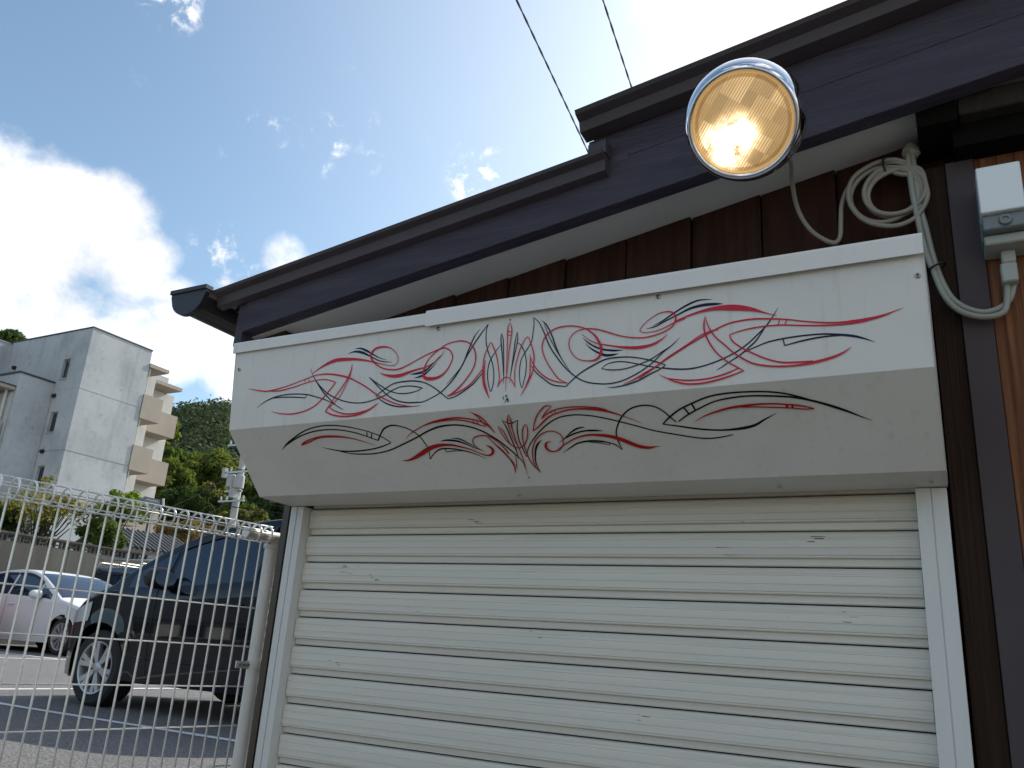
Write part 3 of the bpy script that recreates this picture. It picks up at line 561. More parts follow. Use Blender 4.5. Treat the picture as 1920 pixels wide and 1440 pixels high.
('L','d',[-8894,1879,6,-8982,1661,22,-8975,1414,22,-8896,1173,25,-8732,942,25,-8487,788,22,-8251,765,22,-8086,868,22,-8059,1023,19,-8128,1188,19,-8272,1293,19,-8439,1299,30,-8535,1231,47,-8544,1127,47,-8483,1055,27,-8372,1035,8]),
('L','k',[-8906,1861,6,-8944,1592,20,-8877,1314,31,-8766,1112,36,-8603,978,5]),
('L','d',[-8323,1296,8,-8030,1127,22,-7736,994,27,-7435,932,35,-7158,946,48,-6866,1006,63,-6592,1124,73,-6328,1273,68,-6078,1348,52,-5870,1336,18,-5766,1326,5]),
('L','k',[-8044,1007,5,-7901,899,19,-7708,779,29,-7538,732,24,-7427,727,5]),
('L','k',[-8180,1083,5,-7987,977,19,-7736,877,27,-7468,823,29,-7221,832,34,-7011,857,5]),
('L','k',[-8162,1365,5,-7931,1235,22,-7710,1131,27,-7415,1094,35,-7171,1117,35,-6967,1164,21,-6803,1242,21,-6679,1379,8]),
('L','k',[-6683,1372,8,-6726,1115,24,-6716,919,24,-6630,730,23,-6472,518,26,-6257,361,26,-6038,302,25,-5837,304,25,-5651,368,25,-5508,489,23,-5398,632,23,-5286,766,18]),
('L','k',[-6963,1148,13,-6939,1233,13]),
('L','k',[-6939,1233,11,-7154,1169,16,-7423,1124,11]),
('L','k',[-5235,754,20,-5007,613,26,-4693,464,25,-4360,339,25,-3988,288,28,-3631,281,27,-3232,320,30,-2843,380,30,-2548,463,32,-2287,563,37,-2031,684,42,-1805,801,34,-1581,934,18,-1389,1044,5]),
('L','k',[-5601,797,20,-5431,649,29,-5169,475,29,-4822,331,28,-4459,216,28,-4087,177,28,-3702,181,27,-3329,211,27,-2996,276,27,-2729,368,27,-2442,493,21]),
('L','k',[-5048,433,29,-4970,588,29]),
('L','k',[-4860,362,28,-4813,517,28]),
('L','k',[-5601,797,20,-5285,869,29,-4919,958,32,-4555,1021,31,-4250,1044,34,-3882,1026,50,-3633,969,42,-3438,864,28,-3162,724,5]),
('L','d',[-4884,783,6,-4640,661,20,-4376,579,31,-4091,518,39,-3787,493,41,-3490,480,30,-3203,496,27,-2924,538,27,-2651,595,27,-2421,675,16]),
('L','d',[-2422,679,16,-2607,672,21,-2880,621,22,-3216,578,22,-3559,538,22,-3851,518,17]),
('L','d',[-2937,547,38,-2937,620,38]),
('L','d',[-2830,569,32,-2832,636,32])]

def ribbons(panel, cols, mname):
    A, B = (PT, PF) if panel == 'U' else (PF, PB)
    t = Vector((0, B[0] - A[0], B[1] - A[1])).normalized(); n = Vector((0, t.z, -t.y)); 
    if n.y > 0: n = -n
    mb = MB(); k = 0
    for p, c, arr in STRIPES:
        if p != panel or c not in cols: continue
        k += 1; pts = [(arr[i] / 1e4, arr[i + 1] / 1e4, arr[i + 2] / 1e4) for i in range(0, len(arr), 3)]
        q = cr(pts, 8 if len(pts) > 2 else 3); off = .00035 + .00004 * (k % 30) + (.0012 if c in 'rd' else 0)
        v = []
        for i, e in enumerate(q):
            a = q[max(0, i - 1)]; b = q[min(len(q) - 1, i + 1)]; dx, dy = b[0] - a[0], b[1] - a[1]; l = math.hypot(dx, dy) or 1
            wd = max(e[2] * 1.38, .0006) / 2
            for sg in (-1, 1):
                u_, v_ = e[0] - dy / l * wd * sg, e[1] + dx / l * wd * sg
                v.append(Vector((u_, A[0], A[1])) + t * v_ + n * off)
        mb.add(v, [(2 * i, 2 * i + 1, 2 * i + 3, 2 * i + 2) for i in range(len(q) - 1)])
    return mb
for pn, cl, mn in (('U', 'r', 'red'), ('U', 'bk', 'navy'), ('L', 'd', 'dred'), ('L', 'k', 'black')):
    o = sp(ribbons(pn, cl, mn), 'pinstripe_scroll', mn)
    o['label'] = {'r': 'crimson pinstripe scrollwork on the upper panel', 'bk': 'navy pinstripe scrollwork and signature on the upper panel', 'd': 'dark red pinstripe scrollwork on the lower panel', 'k': 'black pinstripe scrollwork on the lower panel'}[cl]
# ================================================================= HEADLAMP
LP = Vector((-.326, 1.5, 1.085)); ax = (-LP.normalized() + Vector((-.11, 0, -.075))).normalized()
uvec = (Vector((0, 0, 1)) - ax * ax.z).normalized()
fm = mat('lit glass flange', (.5, .34, .16), .2); fp_ = fm.node_tree.nodes['Principled BSDF']; fp_.inputs['Emission Color'].default_value = (.95, .55, .20, 1); fp_.inputs['Emission Strength'].default_value = .28; M['lit_flange'] = fm
HL = empty('headlamp', LP); tag(HL, 'round chrome vehicle headlamp switched on, fixed to the bargeboard above the shutter', 'lamp')
def hp_(mb, name, m, **k):
    o = mb.build(name, m, None, **k); o.parent = HL; o.matrix_parent_inverse = Matrix.Translation(-LP); return o
hp_(MB().lathe([(.1015, .042), (.1045, .047), (.1085, .046), (.113, .040), (.1185, .026), (.1225, .008), (.124, -.008), (.1225, -.020), (.119, -.027), (.112, -.030)], LP, ax, 96), 'chrome_rim', 'chrome', smooth=True)
hp_(MB().lathe([(.1195, -.026), (.118, -.045), (.110, -.075), (.094, -.105), (.070, -.128), (.040, -.142), (.0, -.146)], LP, ax, 64), 'shell', 'chrome', smooth=True)
hp_(MB().lathe([(.1018, .0415), (.1005, .043), (.0985, .040), (.0965, .034), (.096, .028)], LP, ax, 96), 'lens_gasket', 'lit_flange', smooth=True)
# lens: fluted glass lit from inside
lm = bpy.data.materials.new('lit fluted lens'); lm.use_nodes = True; t = lm.node_tree; N = t.nodes; L = t.links; p = N['Principled BSDF']
p.inputs['Base Color'].default_value = (.30, .22, .12, 1); p.inputs['Roughness'].default_value = .12; p.inputs['Coat Weight'].default_value = .6
def nd(tp, **k):
    n = N.new(tp)
    for a, b in k.items(): setattr(n, a, b)
    return n
def mth(op, a, b=0.0, c=None):
    n = nd('ShaderNodeMath', operation=op)
    for i, v in enumerate((a, b, c)):
        if v is None: continue
        if hasattr(v, 'links'): L.new(v, n.inputs[i])
        else: n.inputs[i].default_value = v
    return n.outputs[0]
tcc = nd('ShaderNodeTexCoord'); sep = nd('ShaderNodeSeparateXYZ'); L.new(tcc.outputs['Object'], sep.inputs[0])
lx, ly = sep.outputs[0], sep.outputs[1]            # lens-local coordinates in metres
def gauss(cx_, cy_, r, k):
    dx = mth('DIVIDE', mth('SUBTRACT', lx, cx_), r); dy = mth('DIVIDE', mth('SUBTRACT', ly, cy_), r)
    return mth('MULTIPLY', mth('EXPONENT', mth('MULTIPLY', mth('ADD', mth('MULTIPLY', dx, dx), mth('MULTIPLY', dy, dy)), -1.0)), k)
def wav(a, freq):                                   # flute pattern at angle a
    q = mth('ADD', mth('MULTIPLY', lx, math.cos(a) * freq), mth('MULTIPLY', ly, math.sin(a) * freq))
    return mth('SINE', q)
fl = wav(R_(-38), 1150); fl = mth('MULTIPLY_ADD', fl, .5, .5); fl = mth('POWER', fl, 2.0)
cu = mth('FLOOR', mth('DIVIDE', mth('ADD', mth('MULTIPLY', lx, math.cos(R_(52))), mth('MULTIPLY', ly, math.sin(R_(52)))), .031))
cv = mth('FLOOR', mth('DIVIDE', mth('SUBTRACT', mth('MULTIPLY', lx, math.sin(R_(52))), mth('MULTIPLY', ly, math.cos(R_(52)))), .024))
cxy = nd('ShaderNodeCombineXYZ'); L.new(cu, cxy.inputs[0]); L.new(cv, cxy.inputs[1])
wnz = nd('ShaderNodeTexWhiteNoise'); L.new(cxy.outputs[0], wnz.inputs['Vector']); cell = wnz.outputs[0]
hot = mth('ADD', gauss(-.013, -.020, .026, 16.0), mth('ADD', gauss(-.060, -.030, .024, 4.5), gauss(-.042, -.064, .025, 9.0)))
base = mth('MULTIPLY_ADD', cell, .18, .40)
flu = mth('MULTIPLY_ADD', fl, mth('MULTIPLY_ADD', cell, .75, .1), .75)
nz = nd('ShaderNodeTexNoise'); nz.inputs['Scale'].default_value = 40; nz.inputs['Detail'].default_value = 4; L.new(tcc.outputs['Object'], nz.inputs['Vector'])
nzz = mth('MULTIPLY_ADD', nz.outputs[0], 2.4, -.7); nzz = mth('MAXIMUM', nzz, .05)
val = mth('MULTIPLY', mth('ADD', base, mth('MULTIPLY', hot, mth('MULTIPLY', nzz, 1.0))), flu)
ringr = mth('SQRT', mth('ADD', mth('MULTIPLY', lx, lx), mth('MULTIPLY', ly, ly)))
edge = nd('ShaderNodeMapRange'); L.new(ringr, edge.inputs[0]); edge.inputs[1].default_value = .0885; edge.inputs[2].default_value = .0892; edge.inputs[3].default_value = 1; edge.inputs[4].default_value = .55
val = mth('MULTIPLY', mth('MULTIPLY', val, edge.outputs[0]), .80)
crn = nd('ShaderNodeValToRGB'); L.new(mth('MULTIPLY', val, .25), crn.inputs[0])
crn.color_ramp.elements[0].color = (.92, .54, .19, 1); crn.color_ramp.elements[1].color = (1, .93, .72, 1); crn.color_ramp.elements[1].position = .8
L.new(crn.outputs[0], p.inputs['Emission Color']); L.new(mth('MULTIPLY', val, 1.0), p.inputs['Emission Strength'])
bmp = nd('ShaderNodeBump'); bmp.inputs['Strength'].default_value = .5; bmp.inputs['Distance'].default_value = .003; L.new(fl, bmp.inputs['Height']); L.new(bmp.outputs[0], p.inputs['Normal'])
M['lens'] = lm
lens = MB().lathe([(.097, 0), (.094, .004), (.085, .0065), (.06, .0105), (.03, .0125), (.0005, .0132)], (0, 0, 0), (0, 0, 1), 96).build('lens', 'lens', HL, smooth=True)
xv = uvec.cross(ax).normalized()
lens.matrix_basis = Matrix.Translation(ax * .031) @ Matrix(((xv.x, uvec.x, ax.x, 0), (xv.y, uvec.y, ax.y, 0), (xv.z, uvec.z, ax.z, 0), (0, 0, 0, 1)))
hp_(MB().tube([LP - ax * .135, LP - ax * .17 + Vector((0, .05, 0)), Vector((-.37, 1.79, 1.27)), Vector((-.37, 1.806, 1.27))], [.02, .016, .014, .03], 12), 'mounting_arm', 'metal_roof', smooth=True)
# ================================================================= CABLES
def flat(L_, y): return [(x, y, z) for x, z in L_]
cab = [(-.355, 1.645, 1.19), (-.30, 1.655, 1.13), (-.283, 1.78, 1.152), (-.295, 1.87, 1.163), (-.299, 1.93, 1.134)] + flat([(-.291, 1.098), (-.268, 1.051), (-.238, 1.019), (-.214, 1.006), (-.201, 1.022), (-.197, 1.066), (-.192, 1.11), (-.175, 1.151), (-.143, 1.181), (-.105, 1.198)], 1.955)
cab += flat([(-.06, 1.19), (-.03, 1.16), (-.018, 1.12), (-.03, 1.075), (-.062, 1.045), (-.10, 1.036), (-.138, 1.05), (-.165, 1.085), (-.17, 1.125), (-.15, 1.162), (-.11, 1.184)], 1.948)
cab += [(-.072 + r * math.cos(a) * 1.02, 1.942 + .006 * math.sin(a * .5 + k), 1.108 + r * math.sin(a) * .98 + dz) for k, (r, dz) in enumerate(((.066, .004), (.058, -.004), (.063, .0))) for a in [R_(80 - 30 * i) for i in range(12)]]
cab += [(-.02, 1.945, 1.165), (-.005, 1.942, 1.114), (-.006, 1.94, 1.071), (-.035, 1.938, 1.028), (-.085, 1.936, 1.016), (-.143, 1.938, 1.045), (-.174, 1.94, 1.105), (-.163, 1.942, 1.165), (-.115, 1.944, 1.196), (-.07, 1.946, 1.200), (-.04, 1.95, 1.188), (-.030, 1.96, 1.215)]
CO = MB().tube(cr(cab, 5), .0058, 8).build('cable', 'cable', smooth=True); tag(CO, 'beige round cable dropping from the headlamp and coiled into a loop on the boards', 'cable')
tie = MB().tube(cr([(-.088, 1.936, 1.205), (-.092, 1.932, 1.188), (-.088, 1.934, 1.165), (-.086, 1.948, 1.163), (-.086, 1.962, 1.185), (-.088, 1.95, 1.207)], 4, closed=True), .0028, 6, closed=True).build('cable_tie', 'tie', smooth=True)
tag(tie, 'black cable tie around the top of the coiled cable', 'cable tie')
pm = MB().lathe([(.0, -.018), (.012, -.014), (.021, -.004), (.022, .008), (.017, .02), (.010, .026), (.0, .028)], (-.030, 1.97, 1.218), (.25, -.35, 1), 14)
pm.v = [(x + RNG.uniform(-.003, .003), y + RNG.uniform(-.003, .003), z + RNG.uniform(-.003, .003)) for x, y, z in pm.v]
o = pm.build('sealing_putty', 'tape', smooth=True); tag(o, 'lump of beige sealing putty where the cables leave the soffit', 'putty')
for k, L_ in enumerate((((-.026, 1.215), (-.026, 1.16), (-.024, 1.10), (-.022, 1.06), (-.014, 1.004), (-.006, .935), (.001, .893), (.011, .851), (.026, .815), (.050, .790), (.082, .776), (.112, .781), (.134, .80), (.1455, .836)),
                        ((-.036, 1.215), (-.036, 1.15), (-.034, 1.09), (-.031, 1.055), (-.024, .981), (-.016, .925), (-.003, .872), (.006, .835), (.022, .800), (.048, .775), (.085, .762), (.118, .768), (.128, .795), (.1325, .836)))):
    y0 = 1.946 - .006 * k
    pts = [(x, y0 if z < 1.1 else y0 + .012 * min(1, (z - 1.1) * 12), z) for x, z in L_]
    q = cr(pts, 5)
    o = MB().tube(q, .0068, 8).build('power_cable', 'conduit', smooth=True)
    tag(o, ['pale grey-green power cable on the outer side of the bend under the white box', 'second pale grey-green power cable running inside the first to the grey connector'][k], 'cable', 'cables down the pillar')
o = MB().tube(cr([(-.014, 1.930, .890), (.010, 1.928, .900), (.018, 1.940, .903), (.006, 1.957, .895), (-.012, 1.954, .885)], 4, closed=True), .0026, 6, closed=True).build('cable_tie', 'tie', smooth=True)
tag(o, 'black cable tie binding the two power cables beside the housing', 'cable tie')
# junction box
JB = empty('junction_box', (.137, 1.93, .97)); tag(JB, 'white outdoor electrical box with a grey base on the cedar planks', 'electrical box')
def jp(mb, name, m, **k):
    o = mb.build(name, m, None, **k); o.parent = JB; o.matrix_parent_inverse = Matrix.Translation((-.137, -1.93, -.97)); return o
jp(MB().prism([(1.850, .966), (1.850, 1.077), (1.862, 1.082), (1.905, 1.082), (1.905, .966)], .0945, .178), 'cover', 'white_plastic', bevel=.002)
jp(MB().box(.0955, .1785, 1.862, 1.925, .930, .9655), 'outlet_body', 'grey_plastic', bevel=.003)
jp(MB().box(.0935, .1795, 1.9055, 1.967, .925, 1.078), 'back_plate', 'grey_plastic', bevel=.002)
jp(MB().box(.097, .180, 1.885, 1.965, .906, .9285), 'base', 'pale_plastic', bevel=.003)
jp(MB().lathe([(.0, .003), (.006, .003), (.0065, .006), (.011, .006), (.0135, .0)], (.139, 1.861, .9475), (0, -1, 0), 24), 'screw_cap', 'grey_plastic', smooth='auto')
GC = empty('cable_connector', (.14, 1.935, .87)); tag(GC, 'grey two-part cable connector hanging below the white electrical box', 'connector')
for nm, bx in (('connector_body', (.1265, .1535, 1.92, 1.948, .875, .9055)), ('connector_sleeve', (.1225, .1535, 1.918, 1.950, .830, .8745))):
    o = MB().box(*bx).build(nm, 'pale_plastic', None, bevel=.003); o.parent = GC; o.matrix_parent_inverse = Matrix.Translation((-.14, -1.935, -.87))
# ================================================================= FENCE
U = Vector((math.cos(1.43051), math.sin(1.43051), 0)); NR = Vector((U.y, -U.x, 0)); F0 = Vector((-2.42324, 1.45994, 0))
HZ = (.097, -.037, -.172, -.300, -.428, -.555)
def fence_panel(t0, t1, label):
    FE = empty('mesh_fence', F0 + U * (t0 * .5 + t1 * .5) + Vector((0, 0, -.61))); tag(FE, label, 'fence')
    inv = Matrix.Translation(-FE.location)
    def fp(mb, name, m, **k):
        o = mb.build(name, m, None, **k); o.parent = FE; o.matrix_parent_inverse = inv; return o
    zc, r = .360, .030
    prof = [(0, -.60), (0, -.2), (0, .15), (0, .33)]
    ring = [(r - r * math.cos(a), zc + r * math.sin(a)) for a in [R_(25 * i) for i in range(14)]]
    base = None; i = 0; tt = t0
    while tt <= t1 + 1e-6:
        if base is None:
            pts = [NR * d + Vector((0, 0, z)) for d, z in prof] + [NR * d + Vector((0, 0, z)) for d, z in ring]
            me = MB().tube(pts, .0038, 6).mesh('wire'); me.materials.append(M['fence'])
            for p_ in me.polygons: p_.use_smooth = True
            base = me
        o = bpy.data.objects.new('looped_wire', base); C.objects.link(o); o.parent = FE; o.matrix_parent_inverse = inv
        o.location = F0 + U * (tt + RNG.uniform(-.0008, .0008)); tt += .05
    for z in HZ + (zc - r,):
        d = -.004 if z < .3 else r
        a = F0 + U * (t0 - .02) + NR * d; b = F0 + U * (t1 + .02) + NR * d
        fp(MB().tube([a + Vector((0, 0, z)), b + Vector((0, 0, z))], .0028, 6), 'cross_wire', 'fence', smooth=True)
    for d, z in ((r * .15, zc + r * .55), (r, zc + r * 1.02), (2 * r, zc), (r * .3, zc - r * .55)):
        a = F0 + U * (t0 - .02) + NR * d; b = F0 + U * (t1 + .02) + NR * d
        fp(MB().tube([a + Vector((0, 0, z)), b + Vector((0, 0, z))], .0026, 6), 'cross_wire', 'fence', smooth=True)
fence_panel(-1.2, .85, 'near panel of white wire mesh fence with a looped top, beside the shutter corner')
fence_panel(.95, 2.6, 'far panel of white wire mesh fence seen between the round post and the brown trim')
PO = empty('fence_post', (-2.292, 2.352, -.61)); tag(PO, 'round white fence post with a bolted clamp where the two mesh panels meet', 'fence post')
def pp(mb, name, m, **k):
    o = mb.build(name, m, None, **k); o.parent = PO; o.matrix_parent_inverse = Matrix.Translation((2.292, -2.352, .61)); return o
q = Vector((-2.292, 2.352, 0))
pp(MB().tube([q + Vector((0, 0, -.62)), q + Vector((0, 0, .350))], .0275, 24), 'shaft', 'post', smooth='auto')
pp(MB().lathe([(.0, .014), (.022, .013), (.031, .007), (.033, .0), (.033, -.045), (.0298, -.047)], q + Vector((0, 0, .362)), (0, 0, 1), 24), 'cap', 'post', smooth='auto')
pp(MB().tube([q - U * .15 + NR * .026 + Vector((0, 0, .355)), q + U * .14 + NR * .026 + Vector((0, 0, .355))], .019, 16), 'joint_sleeve', 'post', smooth='auto')
for zc in (-.098, -.50):
    cb = MB(); e = [q + NR * .033 + U * s_ for s_ in (-.085, .085)]
    for (s0, s1) in ((-.085, -.028), (.028, .085)):
        v = []
        for s_ in (s0, s1):
            for d in (.002, .008):
                for z in (zc - .012, zc + .012): v.append(q + U * s_ + NR * d + Vector((0, 0, z)))
        cb.add(v, [(0, 1, 3, 2), (4, 6, 7, 5), (0, 4, 5, 1), (2, 3, 7, 6), (1, 5, 7, 3), (0, 2, 6, 4)])
    pp(cb.lathe([(.0305, -.012), (.0335, -.012), (.0335, .012), (.0305, .012)], q + Vector((0, 0, zc)), (0, 0, 1), 24), 'clamp', 'post')
    for s_ in (-.073, -.055, -.037, .04, .062):
        pp(MB().lathe([(.0, .006), (.004, .006), (.0048, .003), (.0055, .0)], q + U * s_ + NR * .008 + Vector((0, 0, zc)), NR, 6), 'bolt', 'steel')
pp(MB().lathe([(.0, .004), (.005, .004), (.006, .0)], q + NR * .032 + Vector((.0, 0, .345)), NR, 6), 'bolt', 'tie')
# ================================================================= CARS
def interp(tab, x):
    return float(np.interp(x, [a for a, _ in tab], [b for _, b in tab]))
def smooth_tab(tab, n=60):
    q = cr([(a, b) for a, b in tab], 8); return sorted([(float(a), float(b)) for a, b in q])
def car(name, label, loc, rz, P):
    """local x = -distance from the nose, y across, z up from the road"""
    T = empty(name, loc, rz); tag(T, label, P.get('cat', 'car'), P.get('group'))
    L_, W, r = P['L'], P['W'], P['r']; top = smooth_tab(P['top']); belt = P['belt']; sill = P['sill']; fo, wb = P['fo'], P['wb']; ra = r + .055
    def zt(s): return interp(top, s)
    def zs(s): return min(interp(belt, s), zt(s) - .03)
    def zb(s):
        z = sill
        for c in (fo, fo + wb):
            d = abs(s - c)
            if d < ra: z = max(z, r + math.sqrt(ra * ra - d * d))
        if s < .25: z = max(z, .19)
        return z
    def hw(s, z):
        h = W / 2
        e = P.get('fr', .75)
        if s < e: h -= (W / 2) * .42 * (1 - s / e) ** 2.6
        if s > L_ - .6: h -= (W / 2) * .22 * ((s - (L_ - .6)) / .6) ** 2.4
        b_ = zs(s); k = (z - .55) / .55; h -= .03 * max(0, -k) ** 1.5 + .035 * max(0, (z - .62)) ** 1.2
        if z > b_: h -= P.get('tumble', .38) * (z - b_) ** 1.15 + .012
        for c in (fo, fo + wb):                       # flared arches
            d = math.hypot(s - c, z - r)
            if ra - .01 < d < ra + .10: h += .012 * (1 - (d - ra) / .10)
        return h
    S = sorted(set([round(x, 4) for x in np.linspace(0, L_, 110)] + [round(c + ra * k, 4) for c in (fo, fo + wb) for k in (-1.0, -.98, -.93, .93, .98, 1.0)]))
    nb, ng, nc = 10, 9, 10; rows = []
    for s in S:
        b0, b1, tz = zb(s), zs(s), zt(s); row = []
        b0 = min(b0, b1 - .02)
        for i in range(nb): z = b0 + (b1 - b0) * i / (nb - 1); row.append((hw(s, z), z))
        ge = tz - .045 if tz - b1 > .12 else b1 + (tz - b1) * .35
        for i in range(1, ng): z = b1 + (ge - b1) * i / (ng - 1); row.append((hw(s, z), z))
        h0, z0 = row[-1]
        for i in range(1, nc + 1):
            a = math.pi / 2 * i / nc; row.append((h0 * math.cos(a) ** .8 if i < nc else 0, z0 + (tz - z0) * math.sin(a) ** .75))
        full = [(h, z) for h, z in row] + [(-h, z) for h, z in reversed(row[:-1])]
        rows.append([(-s, h, z) for h, z in full])
    m = MB(); k = len(rows[0]); v = [p_ for rw in rows for p_ in rw]
    f = [(i * k + j, i * k + j + 1, (i + 1) * k + j + 1, (i + 1) * k + j) for i in range(len(rows) - 1) for j in range(k - 1)]
    f += [tuple(range(k)), tuple((len(rows) - 1) * k + j for j in range(k - 1, -1, -1))]
    m.add(v, f); me = m.mesh('body'); 
    body = link('body', me, P['paint'], T)
    for p_ in me.polygons: p_.use_smooth = True
    me.set_sharp_from_angle(angle=R_(40))
    MB().box(-L_ + .15, -.2, -W / 2 + .22, W / 2 - .22, .19, .60).build('underbody', 'plastic_black', T)
    # side glass
    def patch(s0, s1, lo, hi, off, nm, mt_, n=18, rows_=7):
        for sg in (1, -1):
            v = []; 
            for i in range(n + 1):
                s = s0 + (s1 - s0) * i / n; a, b = lo(s), max(hi(s), lo(s) + .004)
                for j in range(rows_ + 1): z = a + (b - a) * j / rows_; v.append((-s, sg * (hw(s, z) + off), z))
            w_ = rows_ + 1
            o = MB().add(v, [(i * w_ + j, i * w_ + j + 1, (i + 1) * w_ + j + 1, (i + 1) * w_ + j) for i in range(n) for j in range(rows_)]).build(nm, mt_, T, smooth=True)
    for (s0, s1) in P['side_glass']:
        patch(s0, s1, lambda s: zs(s) + .025, lambda s: min(zt(s) - .105, P['wtop']), .005, 'side_window', 'car_glass')
    for (s0, s1) in P['side_glass'][-2:]:
        patch(s0 - .02, s1 + .02, lambda s: min(zt(s) - .118, P['wtop'] - .01), lambda s: min(zt(s) - .07, P['wtop'] + .03), .016, 'rain_visor', 'plastic_black', rows_=2)
    # windscreen follows the crown of the shell
    def crown(s, fr_):
        b1, tz = zs(s), zt(s); ge = tz - .045 if tz - b1 > .12 else b1 + (tz - b1) * .35; h0 = hw(s, ge)
        c_ = min(1, abs(fr_)); a = math.acos(min(1, c_ ** 1.25)); return h0 * fr_, ge + (tz - ge) * math.sin(a) ** .75
    for nm, (s0, s1) in (('windscreen', P['ws']), ('rear_window', P['rw'])):
        v = []; n, mm = 16, 20
        for i in range(n + 1):
            s = s0 + (s1 - s0) * i / n
            for j in range(mm + 1):
                y, z = crown(s, -.93 + 1.86 * j / mm); sl_ = (zt(s + .02) - zt(s - .02)) / .04; nl = math.hypot(1, sl_)
                v.append((-(s) + sl_ / nl * .009, y, z + 1 / nl * .009))
        MB().add(v, [(i * (mm + 1) + j, i * (mm + 1) + j + 1, (i + 1) * (mm + 1) + j + 1, (i + 1) * (mm + 1) + j) for i in range(n) for j in range(mm)]).build(nm, 'car_glass', T, smooth=True)
    # door gaps, sill line, handles
    for s in P['seams']:
        for sg in (1, -1):
            pts = [(-s - .10 * max(0, (.5 - z)), sg * (hw(s, z) + .0015), z) for z in np.linspace(zb(s) + .06, zs(s), 12)]
            MB().tube(pts, .0035, 4).build('door_gap', 'plastic_black', T)
    for s in P['handles']:
        for sg in (1, -1):
            z = zs(s) - .13; h = hw(s, z)
            MB().tube([(-s, sg * (h - .005), z), (-s - .03, sg * (h + .03), z), (-s - .17, sg * (h + .03), z), (-s - .20, sg * (h - .005), z)], .013, 8).build('door_handle', P['paint'], T, smooth=True)
    for sg in (1, -1):                                # mirrors
        s = P['mir']; z = zs(s) + .075; h = hw(s, z)
        ms = bmesh.new(); bmesh.ops.create_icosphere(ms, subdivisions=3, radius=1)
        for v_ in ms.verts:
            x, y, zz = [math.copysign(abs(q_) ** .72, q_) for q_ in v_.co]; x2 = x * .105 * (1.0 if x > 0 else .45); v_.co = (x2 - s, sg * (h + .145) + y * .118, z + zz * (.083 - .012 * y * sg))
        me = bpy.data.meshes.new('mirror'); ms.to_mesh(me); ms.free(); mo = link('mirror', me, P.get('mirpaint', P['paint']), T, smooth=True)
        MB().tube([(-s + .01, sg * (h - .02), z - .06), (-s, sg * (h + .07), z - .04)], [.03, .022], 8).build('mirror_stalk', 'plastic_black', mo, smooth=True)
        g_ = MB().lathe([(.0, 0), (.9, .0)], (0, 0, 0), (1, 0, 0), 20).build('mirror_glass', 'chrome', mo)
        g_.matrix_basis = Matrix.Translation((-s - .048, sg * (h + .135), z)) @ Matrix.Diagonal((1, .11, .068, 1))
        hs, hz_ = P['hl']                              # headlights hug the nose corner
        v = []
        for i in range(9):
            s_ = hs[0] + (hs[1] - hs[0]) * i / 8
            a, b = hz_[0] + (hz_[1] - hz_[0]) * (i / 8) * .75, hz_[1] + (hz_[2] - hz_[1]) * (i / 8)
            for j in range(5): z_ = a + (b - a) * j / 4; z_ = min(z_, zs(s_)); v.append((-s_, sg * (hw(s_, z_) + .006), z_))
        MB().add(v, [(i * 5 + j, i * 5 + j + 1, i * 5 + j + 6, i * 5 + j + 5) for i in range(8) for j in range(4)]).build('headlight', 'lamp_clear', T, smooth=True)
    # wheels
    for c in (fo, fo + wb):
        for sg in (1, -1):
            WH = bpy.data.objects.new('wheel', None); C.objects.link(WH); WH.parent = T; WH.location = (-c, sg * (W / 2 - .115), r)
            MB().lathe([(r * .66, -.09), (r * .70, .098), (r * .90, .104), (r * .985, .085), (r, .05), (r, -.06), (r * .95, -.1), (r * .7, -.1)], (0, 0, 0), (0, sg, 0), 48).build('tyre', 'tyre', WH, smooth='auto')
            R0 = r * P.get('rimk', .69)
            rm = MB().lathe([(R0, .092), (R0 * .985, .102), (R0 * .93, .098), (R0 * .88, .07), (R0 * .85, .0)], (0, 0, 0), (0, sg, 0), 48)
            rm.lathe([(.0, .088), (R0 * .17, .086), (R0 * .24, .078), (R0 * .26, .03)], (0, 0, 0), (0, sg, 0), 24)
            ns = P['spokes']; wa = P['spw']
            for i in range(ns):
                for q_ in P['pair']:
                    a = 6.28318 * i / ns + .3; v = []
                    for rad, off, hh in ((R0 * .2, q_ * .5, .085), (R0 * .6, q_, .092), (R0 * .93, q_ * 1.25, .097)):
                        for e_ in (-1, 1):
                            aa = a + off * (.6 if rad < R0 * .3 else 1.0) + 0
                            px_, pz_ = rad * math.cos(aa), rad * math.sin(aa); tx, tz_ = -math.sin(aa), math.cos(aa)
                            wv = wa * (.75 + .5 * rad / R0)
                            for dd in (0, -.03): v.append((px_ + tx * e_ * wv, sg * (hh + dd), pz_ + tz_ * e_ * wv))
                    f = []
                    for k_ in (0, 4): f += [(k_, k_ + 2, k_ + 6, k_ + 4), (k_, k_ + 4, k_ + 5, k_ + 1), (k_ + 2, k_ + 3, k_ + 7, k_ + 6)]
                    rm.add(v, f)
            rm.build('rim', 'wheel', WH, smooth='auto')
            MB().lathe([(.0, .02), (R0 * .86, .02)], (0, 0, 0), (0, sg, 0), 24).build('brake_disc', 'plastic_black', WH)
    return T, hw, zt, zs
